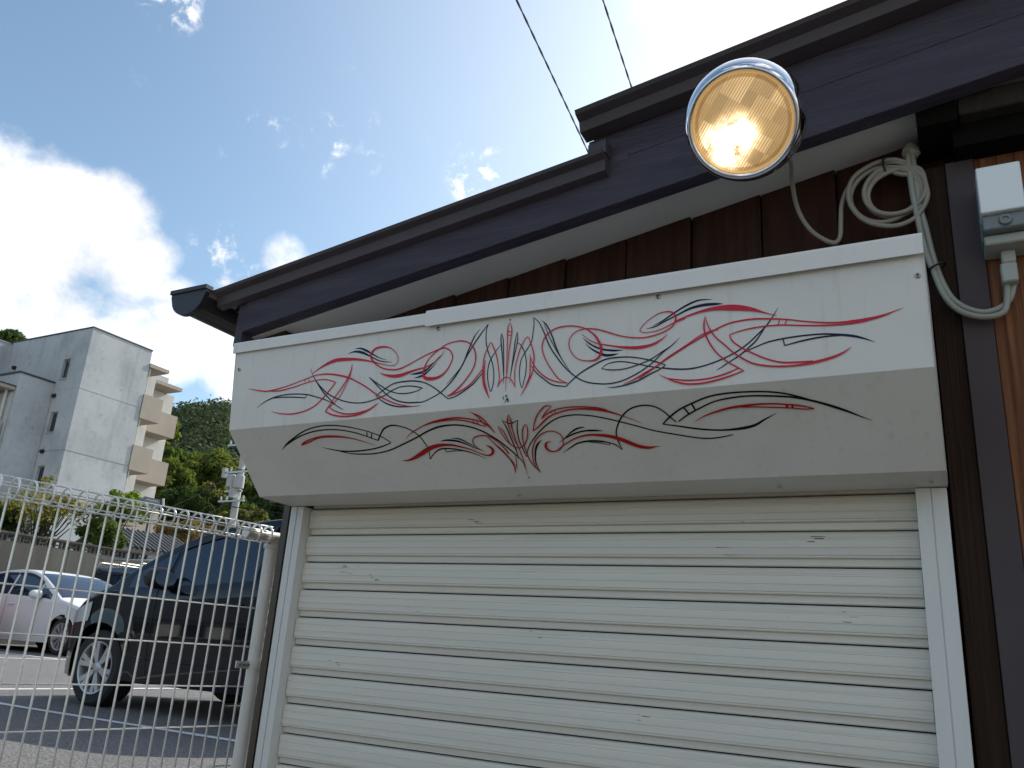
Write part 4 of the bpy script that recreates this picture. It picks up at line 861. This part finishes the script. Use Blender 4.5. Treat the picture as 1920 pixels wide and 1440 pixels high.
BL = dict(L=3.90, W=1.675, r=.292, sill=.215, fo=.80, wb=2.45, paint='car_black', fr=.8, tumble=.36, mirpaint='plastic_black',
          top=[(0, .52), (.05, .64), (.25, .76), (.55, .895), (.80, .985), (1.1, 1.17), (1.5, 1.36), (1.9, 1.465), (2.4, 1.515), (3.0, 1.49), (3.45, 1.40), (3.7, 1.18), (3.84, .85), (3.9, .55)],
          belt=[(0, .50), (.1, .62), (.5, .80), (.8, .885), (1.8, .925), (2.4, .965), (3.2, 1.0), (3.9, 1.0)], wtop=1.40,
          side_glass=[(1.02, 1.42), (1.47, 2.38), (2.44, 3.20)], ws=(.86, 1.62), rw=(3.5, 3.78), seams=[1.38, 2.40, 3.25], handles=[2.12, 2.95], mir=1.52, hl=((.10, .62), (.60, .66, .80)),
          spokes=6, spw=.017, pair=(-.13, .13), rimk=.70)
T, hw, zt, zs = car('hatchback_car', 'glossy black hatchback parked just behind the mesh fence', (-7.03, 4.62 + .8375, -.61), math.pi, BL)
for sg in (1, -1):
    MB().tube([(-s, sg * (hw(s, .40) + .004), .40 - .02 * math.sin((s - 1.2) * 1.6)) for s in np.linspace(1.25, 2.85, 12)], .006, 5).build('door_moulding', 'car_black', T, smooth=True)
WT = dict(L=4.60, W=1.775, r=.325, sill=.20, fo=.92, wb=2.75, paint='car_white', fr=.9, tumble=.34,
          top=[(0, .50), (.06, .66), (.35, .80), (.80, .93), (1.15, 1.01), (1.6, 1.24), (2.1, 1.45), (2.6, 1.53), (3.3, 1.50), (3.9, 1.38), (4.3, 1.18), (4.52, .85), (4.6, .55)],
          belt=[(0, .48), (.1, .62), (.5, .80), (1.0, .90), (1.6, .955), (3.0, 1.0), (4.6, 1.05)], wtop=1.42,
          side_glass=[(1.42, 1.80), (1.86, 2.72), (2.79, 3.55)], ws=(1.2, 2.12), rw=(3.9, 4.3), seams=[1.72, 2.75, 3.7], handles=[2.45, 3.4], mir=1.72, hl=((.12, .85), (.56, .68, .86)),
          spokes=10, spw=.010, pair=(-.07, .07), rimk=.74)
car('estate_car', 'pearl white estate car parked with its nose towards the black hatchback', (-13.6, 9.95 + .8875, -.555), 0, WT)
RD = dict(WT); RD.update(paint='car_red', L=4.2, top=[(0, .50), (.06, .66), (.35, .80), (.80, .93), (1.15, 1.01), (1.6, 1.24), (2.1, 1.42), (2.6, 1.46), (3.3, 1.42), (3.8, 1.25), (4.1, .95), (4.2, .6)], rw=(3.6, 3.95), wb=2.5)
car('red_car', 'red car of which only the nose shows at the left edge, beside the white car', (-15.25, 7.35 + .8875, -.55), 0, RD)
DK = dict(WT); DK.update(paint='car_dark', L=4.3, W=1.70, tumble=.12, belt=[(0, .6), (.4, .9), (1.0, 1.02), (4.3, 1.05)], top=[(0, .6), (.06, .85), (.4, 1.0), (.8, 1.10), (1.2, 1.45), (1.5, 1.72), (1.8, 1.82), (2.5, 1.86), (3.6, 1.85), (4.1, 1.80), (4.22, 1.4), (4.3, .7)], wtop=1.68,
    side_glass=[(1.3, 1.75), (1.8, 2.7), (2.8, 4.0)], ws=(.95, 1.6), rw=(4.12, 4.22), r=.33, fo=.85, wb=2.5)
T, hw, zt, zs = car('wagon_with_roof_rack', 'dark navy wagon with a silver roof rack in front of the concrete wall', (-13.75, 12.55 + .85, -.555), 0, DK)
rk = MB()
for y in (-.58, .58): rk.tube([(-1.7, y, 2.02), (-4.05, y, 2.02)], .022, 6).tube([(-1.7, y, 1.84), (-1.7, y, 2.02)], .014, 6)
for sx in (1.9, 2.6, 3.3, 4.0):
    rk.tube([(-sx, -.66, 1.80), (-sx + .03, -.62, 1.94), (-sx, -.55, 1.95), (-sx, .55, 1.95), (-sx, .66, 1.80)], .016, 6)
rk.build('roof_rack', 'steel', T, smooth=True)
# ================================================================= BACKGROUND
CW = empty('concrete_wall', (-19.1, 8, -.55)); tag(CW, 'long dark concrete wall topped by openwork blocks behind the white car', 'wall')
def child(mb, root, name, m, **k):
    o = mb.build(name, m, None, **k); o.parent = root; o.matrix_parent_inverse = Matrix.Translation(-root.location); return o
for i in range(8):
    y0 = -4 + 2.4 * i
    child(MB().box(-19.25, -19.0, y0 + .006, y0 + 2.394, -.7, 1.66 + .004 * (i % 2)), CW, 'wall_panel', 'concrete')
child(MB().box(-19.24, -19.03, -4, 15.2, -.7, 1.64), CW, 'wall_core', 'dark')
bm_ = MB(); W_, H_ = .39, .19
bm_.box(-.05, .05, 0, W_, 0, .028).box(-.05, .05, 0, W_, H_ - .028, H_).box(-.05, .05, 0, .03, .0281, H_ - .0281).box(-.05, .05, W_ - .03, W_, .0281, H_ - .0281).box(-.045, .045, .10, .13, .0282, H_ - .0282).box(-.045, .045, .26, .29, .0282, H_ - .0282).box(-.04, .04, .1302, .2598, .075, .105)
bme = bm_.mesh('openwork_block'); bme.materials.append(M['block'])
for i in range(38):
    o = bpy.data.objects.new('openwork_block', bme); C.objects.link(o); o.parent = CW; o.matrix_parent_inverse = Matrix.Translation(-CW.location); o.location = (-19.12, .2 + i * .392, 1.667)
child(MB().box(-19.2, -19.04, .2, 15.1, 1.858, 1.90), CW, 'capping', 'block')
# --- apartment block
AP = empty('apartment_building', (-41, 26, -.6)); tag(AP, 'weathered white four-storey apartment block with beige balconies on its right side', 'building')
ac = lambda mb, n, m, **k: child(mb, AP, n, m, **k)
YF = 24.33; ZT = 14.42
wz = [12.38, 9.56, 6.78, 3.98]; WX0, WX1 = -40.02, -39.46
sk = MB().box(-40.28, WX0, YF, YF + .2, -.6, ZT).box(WX1, -38.19, YF, YF + .2, -.6, ZT).box(-45, -40.2801, YF + .01, YF + .2, 11, ZT)
zs_ = [-.6] + sum([[z - .55, z + .52] for z in reversed(wz)], []) + [ZT]
for i in range(0, len(zs_), 2): sk.box(WX0 + .0001, WX1 - .0001, YF + .0005, YF + .2, zs_[i], zs_[i + 1])
ac(sk, 'wall', 'stucco')
ac(MB().box(-45, -38.1905, YF + .2005, 27.95, -.6, ZT - .01), 'wall', 'stucco')
ac(MB().box(-50, -40.3, 22.5, YF - .001, -.6, 11.6), 'wall', 'stucco')
ac(MB().box(-56, -45.001, 17.5, 27.9, -.6, 14.3), 'wall', 'stucco')
for z in (11.2, 8.02, 5.2): ac(MB().box(-40.299, -38.18, YF - .010, YF - .001, z, z + .035).box(-38.1895, -38.18, YF, 27.95, z, z + .035), 'floor_band', 'frame' if z == 8.02 else 'stucco')
ac(MB().box(-45, -38.16, YF - .03, 27.98, ZT, ZT + .07), 'coping', 'coping')
ac(MB().box(-50, -40.26, 22.46, YF - .002, 11.6, 11.70), 'coping', 'coping')
ac(MB().box(-56, -44.97, 17.46, 24.29, 14.3, 14.36), 'coping', 'frame')
for z in wz:
    wf = ac(MB().box(WX0, WX0 + .05, YF + .10, YF + .16, z - .55, z + .52).box(WX1 - .05, WX1, YF + .10, YF + .16, z - .55, z + .52).box(WX0 + .0501, WX1 - .0501, YF + .10, YF + .16, z + .46, z + .52).box(WX0 + .0501, WX1 - .0501, YF + .10, YF + .16, z - .55, z - .49), 'window', 'frame')
    o = MB().box(WX0 + .05, WX1 - .05, YF + .12, YF + .15, z - .49, z + .46).build('pane', 'glass_dark'); o.parent = wf
    o = MB().box(WX0 - .03, WX1 + .03, YF - .06, YF + .10, z - .60, z - .5502).build('sill', 'stucco'); o.parent = wf
for (vx, vz) in ((-44.2, 12.9), (-40.05, 10.95), (-39.9, 8.05)):
    ac(MB().lathe([(.0, .16), (.10, .15), (.11, .0)], (vx, YF + .005, vz), (0, -1, -.4), 10), 'vent_cap', 'tie')
ac(MB().box(-45.8, -45.0, 20.2, 21.0, 12.4, 13.0), 'window', 'glass_dark')
# right-hand balconies, two stacks
ac(MB().box(-45, -39.6, 27.9505, 29.6, -.6, 13.5), 'rear_wall', 'housewall'); ac(MB().box(-46, -41.5, 29.6005, 32.5, -.6, 13.5), 'rear_wall', 'housewall')
ac(MB().box(-39.9, -38.12, 27.96, 29.22, 13.52, 13.72), 'roof_slab', 'beige'); ac(MB().box(-42, -40.25, 29.7, 31.98, 13.52, 13.72), 'roof_slab', 'beige'); ac(MB().box(-44, -40.9, 29.9, 31.4, 13.73, 14.25), 'roof_slab', 'stucco')
for k in range(4):
    z = 10.66 - 2.8 * k
    for (x0, x1, y0, y1) in ((-39.6, -38.14, 27.97, 29.23), (-41.5, -40.28, 29.62, 32.06)):
        b = MB().box(x1 - .12, x1, y0, y1, z, z + 1.33).box(x0, x1 - .1201, y0, y0 + .12, z, z + 1.32).box(x0, x1 - .1201, y1 - .12, y1, z, z + 1.32).box(x0, x1 - .1202, y0 + .1201, y1 - .1201, z + .001, z + .15)
        ac(b, 'balcony', 'beige')
        o = ac(MB().box(x0 + .002, x0 + .06, y0 + .35, y1 - .3, z + .2, z + 2.1), 'balcony_window', 'glass_dark')
        q_ = MB().box(x0 + .061, x0 + .10, y0 + .30, y0 + .36, z + .2, z + 2.12).box(x0 + .061, x0 + .10, y1 - .34, y1 - .28, z + .2, z + 2.12).box(x0 + .061, x0 + .10, y0 + .3601, y1 - .3401, z + 2.06, z + 2.12).box(x0 + .061, x0 + .10, (y0 + y1) / 2 - .03, (y0 + y1) / 2 + .03, z + .2, z + 2.0599).build('window_frame', 'housewall'); q_.parent = o
    ac(MB().box(-38.62, -38.25, 28.0, 28.06, z + 1.5, z + 2.3).box(-38.30, -38.24, 28.07, 28.13, z + 1.34, z + 2.79), 'drain_pipe', 'housewall')
for z in (3.6, 9.2): ac(MB().box(-39.2, -38.6, 28.1, 28.8, z, z + .6), 'air_conditioner', 'housewall')
# balconies on the near left corner
ac(MB().box(-50, -40.36, 20.2, 22.49, 10.70, 10.86), 'canopy', 'beige'); ac(MB().box(-50, -40.33, 20.17, 22.492, 10.861, 10.93), 'coping', 'coping')
for k in range(4):
    z = 7.6 - 2.8 * k; ac(MB().box(-50, -40.42, 20.3, 20.42, z, z + 1.5).box(-40.54, -40.42, 20.4201, 22.3, z, z + 1.5).box(-50, -40.5401, 20.4201, 22.49, z + .001, z + .15), 'balcony', 'beige')
ac(MB().tube([(-40.75, 22.3, -.6), (-40.75, 22.3, 10.7)], .07, 8).box(-50, -40.5, 22.44, 22.4995, 7.8, 10.6), 'drain_pipe', 'housewall')
# --- small tiled-roof house
SM = empty('small_house', (-24, 18.6, -.6)); tag(SM, 'small white-walled house with a grey tiled roof below the apartment balconies', 'house')
sc_ = lambda mb, n, m, **k: child(mb, SM, n, m, **k)
sc_(MB().box(-25.2, -22.6, 17.25, 19.6, -.6, 2.28), 'wall', 'housewall')
f_ = sc_(MB().box(-22.598, -22.56, 17.45, 18.15, 1.55, 2.12), 'window', 'frame')
o = MB().box(-22.5599, -22.545, 17.5, 18.1, 1.6, 2.07).build('pane', 'glass_dark'); o.parent = f_
rl = Vector((-22.35, 0, 2.30)); rh = Vector((-23.9, 0, 3.02)); sl_ = rh - rl
sc_(MB().add([(-22.35, 17.0, 2.30), (-22.35, 19.9, 2.30), (-23.9, 19.9, 3.02), (-23.9, 17.0, 3.02), (-22.35, 17.0, 2.25), (-22.35, 19.9, 2.25), (-23.9, 19.9, 2.97), (-23.9, 17.0, 2.97)], [(0, 1, 2, 3), (4, 7, 6, 5), (0, 4, 5, 1), (3, 2, 6, 7), (0, 3, 7, 4), (1, 5, 6, 2)]).add([(-23.9, 17.0, 3.02), (-23.9, 19.9, 3.02), (-25.5, 19.9, 2.30), (-25.5, 17.0, 2.30)], [(0, 1, 2, 3)]), 'roof', 'tile')
sc_(MB().add([(-22.6, 17.25, 2.2801), (-25.2, 17.25, 2.2801), (-23.9, 17.25, 2.9)], [(0, 1, 2)]), 'gable', 'housewall')
for i in range(14):
    y = 17.1 + i * .205
    sc_(MB().tube([rl + Vector((.02, y, .03)), rh + Vector((0, y, .03))], .045, 6), 'roof_tile_row', 'tile')
# --- trees
def tree(name, label, base, crown, r, lm_, nc, per, size, cat='tree', spread=.8, droop=0.0, trunk=.12, flat_=.8, group=None, limbs=6, fill=1.0):
    bz = Vector(base); cn = Vector(crown); T = empty(name, bz); tag(T, label, cat, group)
    m = MB(); mid = bz.lerp(cn, .55) + Vector((RNG.uniform(-.1, .1) * r, RNG.uniform(-.1, .1) * r, 0))
    m.tube(cr([bz, mid, cn], 4), [trunk * (1 - .06 * i) for i in range(9)], 7)
    cl = []
    for i in range(nc):
        d = rnd_dirs(1, .25)[0]; k = r * RNG.uniform(.35, .95) * fill; p = cn + Vector((d[0] * k, d[1] * k, d[2] * k * flat_)); cl.append((p, r * RNG.uniform(.18, .36)))
        if i < limbs: m.tube(cr([mid.lerp(cn, RNG.random()), mid.lerp(p, .5) + Vector((0, 0, .1 * r)), p], 3), [trunk * .5, trunk * .45, trunk * .4, trunk * .33, trunk * .27, trunk * .2, trunk * .1], 5)
    child(m, T, 'trunk', 'bark', smooth=True)
    c, u, v = leaves(cl, per, size, spread, droop); o = quads('crown', c, u, v, lm_); o.parent = T; o.matrix_parent_inverse = Matrix.Translation(-bz); return T
tree('autumn_tree', 'thin-branched tree with yellowing autumn leaves above the concrete wall', (-22.41, 14.14, -0.50), (-22.41, 14.14, 2.87), 1.07, 'lf_aut', 30, 60, 0.060, trunk=0.06, fill=1.1, limbs=24)
tree('leafy_shrub', 'bright yellow-green shrub, the tallest against the apartment wall', (-21.36, 15.68, 0.30), (-21.36, 15.68, 3.12), 0.77, 'lf_yel', 44, 110, 0.055, trunk=0.05, cat='shrub')
tree('leafy_shrub', 'darker green broad shrub growing over the openwork blocks below the bright one', (-21.00, 14.99, 0.30), (-21.00, 14.99, 2.38), 0.75, 'lf_mid', 34, 130, 0.060, trunk=0.05, cat='shrub', flat_=0.55)
tree('evergreen_tree', 'dark evergreen clump at the left edge behind the wall', (-23.45, 13.39, -0.50), (-23.45, 13.39, 2.57), 0.79, 'lf_dark', 30, 200, 0.090, trunk=0.08)
tree('hedge', 'reddish olive hedge behind the roof of the black car', (-24.93, 21.63, 0.20), (-24.93, 21.63, 3.07), 1.33, 'lf_red', 44, 170, 0.090, trunk=0.05, cat='hedge', flat_=0.7)
tree('hedge', 'olive scrub low behind the black car roof beside the brown trim', (-30.12, 29.27, 0.20), (-30.12, 29.27, 4.91), 1.46, 'lf_olive', 30, 170, 0.130, trunk=0.05, cat='hedge', flat_=0.5)
tree('broadleaf_tree', 'dark green broad tree nearest the apartment balconies', (-62.59, 49.82, 0.00), (-62.59, 49.82, 14.63), 2.00, 'lf_mid', 40, 200, 0.300, trunk=0.3)
tree('bamboo_clump', 'feathery yellow-green bamboo, the largest light mass in the middle of the wood', (-54.49, 47.07, 0.00), (-54.49, 47.07, 12.42), 2.40, 'lf_bamboo', 60, 260, 0.300, trunk=0.25, cat='bamboo', spread=0.35, droop=0.5)
tree('bamboo_clump', 'feathery bamboo drooping beside the lowest apartment balcony', (-51.45, 41.34, 0.00), (-51.45, 41.34, 10.38), 1.83, 'lf_bamboo', 40, 220, 0.280, trunk=0.25, cat='bamboo', spread=0.35, droop=0.5)
tree('broadleaf_tree', 'yellowish tree just left of the angled housing corner', (-57.76, 52.42, 0.00), (-57.76, 52.42, 13.71), 1.73, 'lf_olive', 34, 200, 0.300, trunk=0.3)
tree('broadleaf_tree', 'olive tree directly left of the utility pole', (-46.22, 41.32, -0.30), (-46.22, 41.32, 8.66), 1.63, 'lf_olive', 34, 200, 0.260, trunk=0.25)
tree('evergreen_tree', 'darkest evergreen low in the wood above the fence top', (-45.90, 38.64, -0.30), (-45.90, 38.64, 7.80), 1.83, 'lf_dark', 36, 220, 0.260, trunk=0.25)
tree('broadleaf_tree', 'mid-green tree right of the utility pole, under the housing corner', (-50.22, 48.76, -0.30), (-50.22, 48.76, 10.55), 1.75, 'lf_mid', 34, 200, 0.280, trunk=0.25)
tree('evergreen_tree', 'dark tree low beside the brown corner trim', (-44.83, 45.68, -0.30), (-44.83, 45.68, 8.75), 1.78, 'lf_dark', 34, 200, 0.270, trunk=0.25)
tree('broadleaf_tree', 'sunlit yellow-green tree top just right of the apartment roof slabs', (-75.17, 58.09, 4.00), (-75.17, 58.09, 20.46), 1.71, 'lf_bamboo', 34, 200, 0.340, trunk=0.3)
tree('broadleaf_tree', 'green tree behind the pole between the olive tree and the corner trim', (-40.74, 38.42, -0.30), (-40.74, 38.42, 7.31), 1.32, 'lf_mid', 30, 200, 0.250, trunk=0.25)
tree('evergreen_tree', 'dark tree top rising behind the apartment roof at the left edge', (-63.90, 33.18, -0.30), (-63.90, 33.18, 19.45), 2.50, 'lf_mid', 40, 260, 0.260, trunk=0.3)
# --- hillside
RZ = [(-60, 6), (0, 14), (30, 34), (44, 44), (48.2, 46.5), (50.3, 46), (51.4, 44), (52.6, 39), (55, 38), (58, 36), (66, 40), (80, 44), (110, 26), (150, 6)]
def hillz(az, d):
    t = min(1, max(0, (d - 68) / 132)); t = t * t * (3 - 2 * t) * .55 + t * .45
    return -.7 + interp(RZ, az) * t - max(0, d - 200) * .12
m = MB(); A_ = [-60 + 3 * i for i in range(71)]; D_ = [60, 68, 80, 95, 110, 130, 150, 170, 190, 200, 215, 250, 320, 450]; v = []
for a in A_:
    for d in D_: v.append((-math.sin(R_(a)) * d, math.cos(R_(a)) * d, max(-1.0, hillz(a, d) + RNG.uniform(-.4, .4) * (d > 80))))
k = len(D_); m.add(v, [(i * k + j, i * k + j + 1, (i + 1) * k + j + 1, (i + 1) * k + j) for i in range(len(A_) - 1) for j in range(k - 1)])
M['hill'] = mat('wooded ground', (.035, .050, .022), .95, var=.4, nscale=.2)
o = m.build('hillside', 'hill', smooth=True); tag(o, kind='structure')
cs = []; hn = []
for i in range(2700):
    az = RNG.uniform(34, 70); d = math.sqrt(RNG.uniform(84 ** 2, 208 ** 2)); r = RNG.uniform(2.0, 4.2)
    z = hillz(az, d); p = np.array((-math.sin(R_(az)) * d, math.cos(R_(az)) * d, z + r * .5))
    n = 170; dd = rnd_dirs(n, .5); hn.append(dd); cs.append(p + dd * (r * (.72 + .34 * RNG.random(n)))[:, None] * np.array([1, 1, RNG.uniform(.7, 1.25)]))
c = np.concatenate(cs); n = len(c); nr = np.concatenate(hn) + rnd_dirs(n) * .55; u = np.cross(nr, rnd_dirs(n)); u /= np.linalg.norm(u, axis=1)[:, None] + 1e-9; v = np.cross(nr, u); v /= np.linalg.norm(v, axis=1)[:, None] + 1e-9; s = .42 * (.6 + .8 * RNG.random(n))[:, None]
o = quads('hill_forest', c, u * s, v * s * .9, 'lf_far'); tag(o, 'dense mixed forest covering the hillside', None, None, 'stuff')
cs = []; hn = []
for i in range(3000):
    az = RNG.uniform(-14, 34) if i % 4 else RNG.uniform(70, 92); d = math.sqrt(RNG.uniform(84 ** 2, 215 ** 2)); r = RNG.uniform(2.4, 4.8)
    p = np.array((-math.sin(R_(az)) * d, math.cos(R_(az)) * d, hillz(az, d) + r * .5)); n = 70; dd = rnd_dirs(n, .5); hn.append(dd)
    cs.append(p + dd * (r * (.72 + .34 * RNG.random(n)))[:, None] * np.array([1, 1, RNG.uniform(.7, 1.25)]))
c = np.concatenate(cs); n = len(c); nr = np.concatenate(hn) + rnd_dirs(n) * .55; u = np.cross(nr, rnd_dirs(n)); u /= np.linalg.norm(u, axis=1)[:, None] + 1e-9; v = np.cross(nr, u); v /= np.linalg.norm(v, axis=1)[:, None] + 1e-9; s = .72 * (.6 + .8 * RNG.random(n))[:, None]
o = quads('hill_forest', c, u * s, v * s * .9, 'lf_far'); tag(o, 'wood continuing along the hillside to either side', None, None, 'stuff')
# --- utility pole
PX, PY = -29.25, 27.28
PL = empty('utility_pole', (PX, PY, -.6)); tag(PL, 'grey concrete utility pole with transformers in front of the wooded hill', 'utility pole')
pc = lambda mb, n, m, **k: child(mb, PL, n, m, **k)
pc(MB().tube([(PX, PY, -.6), (PX, PY, 11)], [.19, .14], 14), 'pole_shaft', 'polec', smooth='auto')
for (dx, dy, z) in ((-.42, -.1, 6.45), (.34, -.30, 6.35)): pc(MB().lathe([(.0, .62), (.16, .60), (.21, .54), (.21, 0), (.0, 0)], (PX + dx, PY + dy, z), (0, 0, 1), 14), 'transformer', 'polec', smooth='auto')
for z, w2 in ((7.1, .95), (6.2, .6), (5.75, .9), (8.4, .9)):
    q_ = pc(MB().box(PX - w2, PX + w2 * .8, PY - .24, PY - .17, z, z + .08), 'crossarm', 'steel')
    for dx in (-.85, -.45, .3, .7):
        if abs(dx) * .95 < w2: o = MB().lathe([(.0, .20), (.05, .18), (.03, .12), (.06, .08), (.03, .04), (.04, 0)], (PX + dx * w2, PY - .2, z + .08), (0, 0, 1), 8).build('insulator', 'housewall'); o.parent = q_
pc(MB().box(PX + .05, PX + .3, PY - .55, PY - .25, 5.9, 6.3).box(PX - .9, PX - .72, PY - .3, PY - .1, 6.9, 7.35), 'switch_box', 'polec')
for z in (2.6, 3.1, 3.6, 4.1, 4.6): pc(MB().tube([(PX - .3, PY - .1, z), (PX + .3, PY - .1, z)], .012, 5), 'step_bolt', 'steel')
for i, z in enumerate((5.83, 5.5, 7.2)):
    pts = [(PX + t_ * 30 - 1 * (t_ < 0), PY - .2 + t_ * 8, z - 3.2 * (t_ * (1 - t_)) + .03 * i) for t_ in np.linspace(0, 1, 14)]
    o = MB().tube(pts, .018, 5).build('power_line', 'tie'); tag(o, ['cable running right from the lower arm of the utility pole', 'lowest cable running right from the utility pole', 'cable running right from the upper arm of the utility pole'][i], 'power line')
for i, z in enumerate((5.83, 7.2)):
    pts = [(PX - t_ * 22, PY - .2 + t_ * 10, z - 3.0 * (t_ * (1 - t_))) for t_ in np.linspace(0, 1, 14)]
    o = MB().tube(pts, .018, 5).build('power_line', 'tie'); tag(o, ['lower cable running left from the utility pole past the woods', 'upper cable running left from the utility pole past the woods'][i], 'power line')
# --- twisted service wires overhead
for i, (x0, sl, y0, y1) in enumerate(((-3.44, -.137, -12, 46), (-2.28, -.148, -12, 46))):
    WR = empty('overhead_wire', (x0 + sl * y0, y0, 8.0)); tag(WR, ['left one of the two twisted black wires crossing the sky above the roof', 'right one of the two twisted black wires crossing the sky above the roof'][i], 'wire')
    for ph in (0, math.pi):
        pts = []
        for k in range(560):
            y = y0 + (y1 - y0) * k / 559; a = y * 6.28 / .62 + ph; sag = -.0009 * (y - 9) ** 2
            pts.append((x0 + sl * y + .0062 * math.cos(a), y, 8.0 + sag + .0062 * math.sin(a)))
        child(MB().tube(pts, .0095, 5), WR, 'strand', 'tie')
# --- dark sign board with white lettering strokes
SG = empty('shop_sign', (-30.2, 23.6, -.6)); tag(SG, 'small dark sign with white script on a post under the wooded hill', 'sign')
child(MB().box(-30.25, -30.15, 23.15, 23.95, 4.78, 5.28), SG, 'sign_board', 'car_dark'); child(MB().tube([(-30.22, 23.6, -.6), (-30.22, 23.6, 4.8)], .05, 8), SG, 'post', 'tie')
wv = MB()
for k, zz in enumerate((5.16, 5.02, 4.9)):
    q_ = cr([(-30.147, 23.25 + .06 * j, zz + (.035 if j % 2 else -.02) * (1 if k == 0 else .6)) for j in range(11 if k < 2 else 6)], 4); wv.tube(q_, .010 if k == 0 else .006, 4)
child(wv, SG, 'lettering', 'housewall')
LB = MB().tube([(-30.1, 24.08, 5.05), (-30.1, 24.03, 5.35)], .05, 8).build('sign_lamp', 'housewall'); tag(LB, 'white tubular lamp beside the small dark sign', 'lamp')
# --- houses across the street, behind the viewer (they show in the black car and the chrome)
def house(name, label, x0, x1, y0, y1, h, wallm):
    H_ = empty(name, ((x0 + x1) / 2, (y0 + y1) / 2, -1.46)); tag(H_, label, 'house')
    child(MB().box(x0, x1, y0, y1, -1.46, h), H_, 'wall', wallm)
    ym = (y0 + y1) / 2
    child(MB().add([(x0 - .5, y0 - .5, h), (x1 + .5, y0 - .5, h), (x1 + .5, ym, h + 2), (x0 - .5, ym, h + 2), (x0 - .5, y1 + .5, h), (x1 + .5, y1 + .5, h)], [(0, 1, 2, 3), (3, 2, 5, 4), (0, 3, 4), (1, 5, 2), (0, 4, 5, 1)]), H_, 'roof', 'tile')
    n = int((x1 - x0) / 2.6)
    for i in range(n):
        for z in (-.3, 2.5):
            if z + 1.2 > h: continue
            x = x0 + 1.3 + i * 2.6
            f_ = child(MB().box(x - .7, x + .7, y1 + .001, y1 + .05, z, z + 1.2), H_, 'window', 'frame'); o = MB().box(x - .63, x + .63, y1 + .0505, y1 + .06, z + .07, z + 1.13).build('pane', 'glass_dark'); o.parent = f_
house('neighbour_house', 'low grey-walled house across the street, mirrored in the black car', -34, -15, -21, -13, 1.15, 'housewall')
house('neighbour_house', 'cream house across the street with a tiled roof, mirrored in the chrome headlamp', 3, 13, -20, -12, 4.4, 'beige')

hd = [(( -36 + .9 * i, -10.2 + RNG.uniform(-.2, .2), -.85 + RNG.uniform(-.1, .1)), .8) for i in range(34)]  # unseen hedge added to darken low reflections on the black car
c, u, v = leaves(hd, 260, .11, .8); o = quads('reflection_hedge', c, u, v, 'lf_dark'); tag(o, 'dark hedge added unseen across the street to darken the low reflection in the black car', 'hedge')
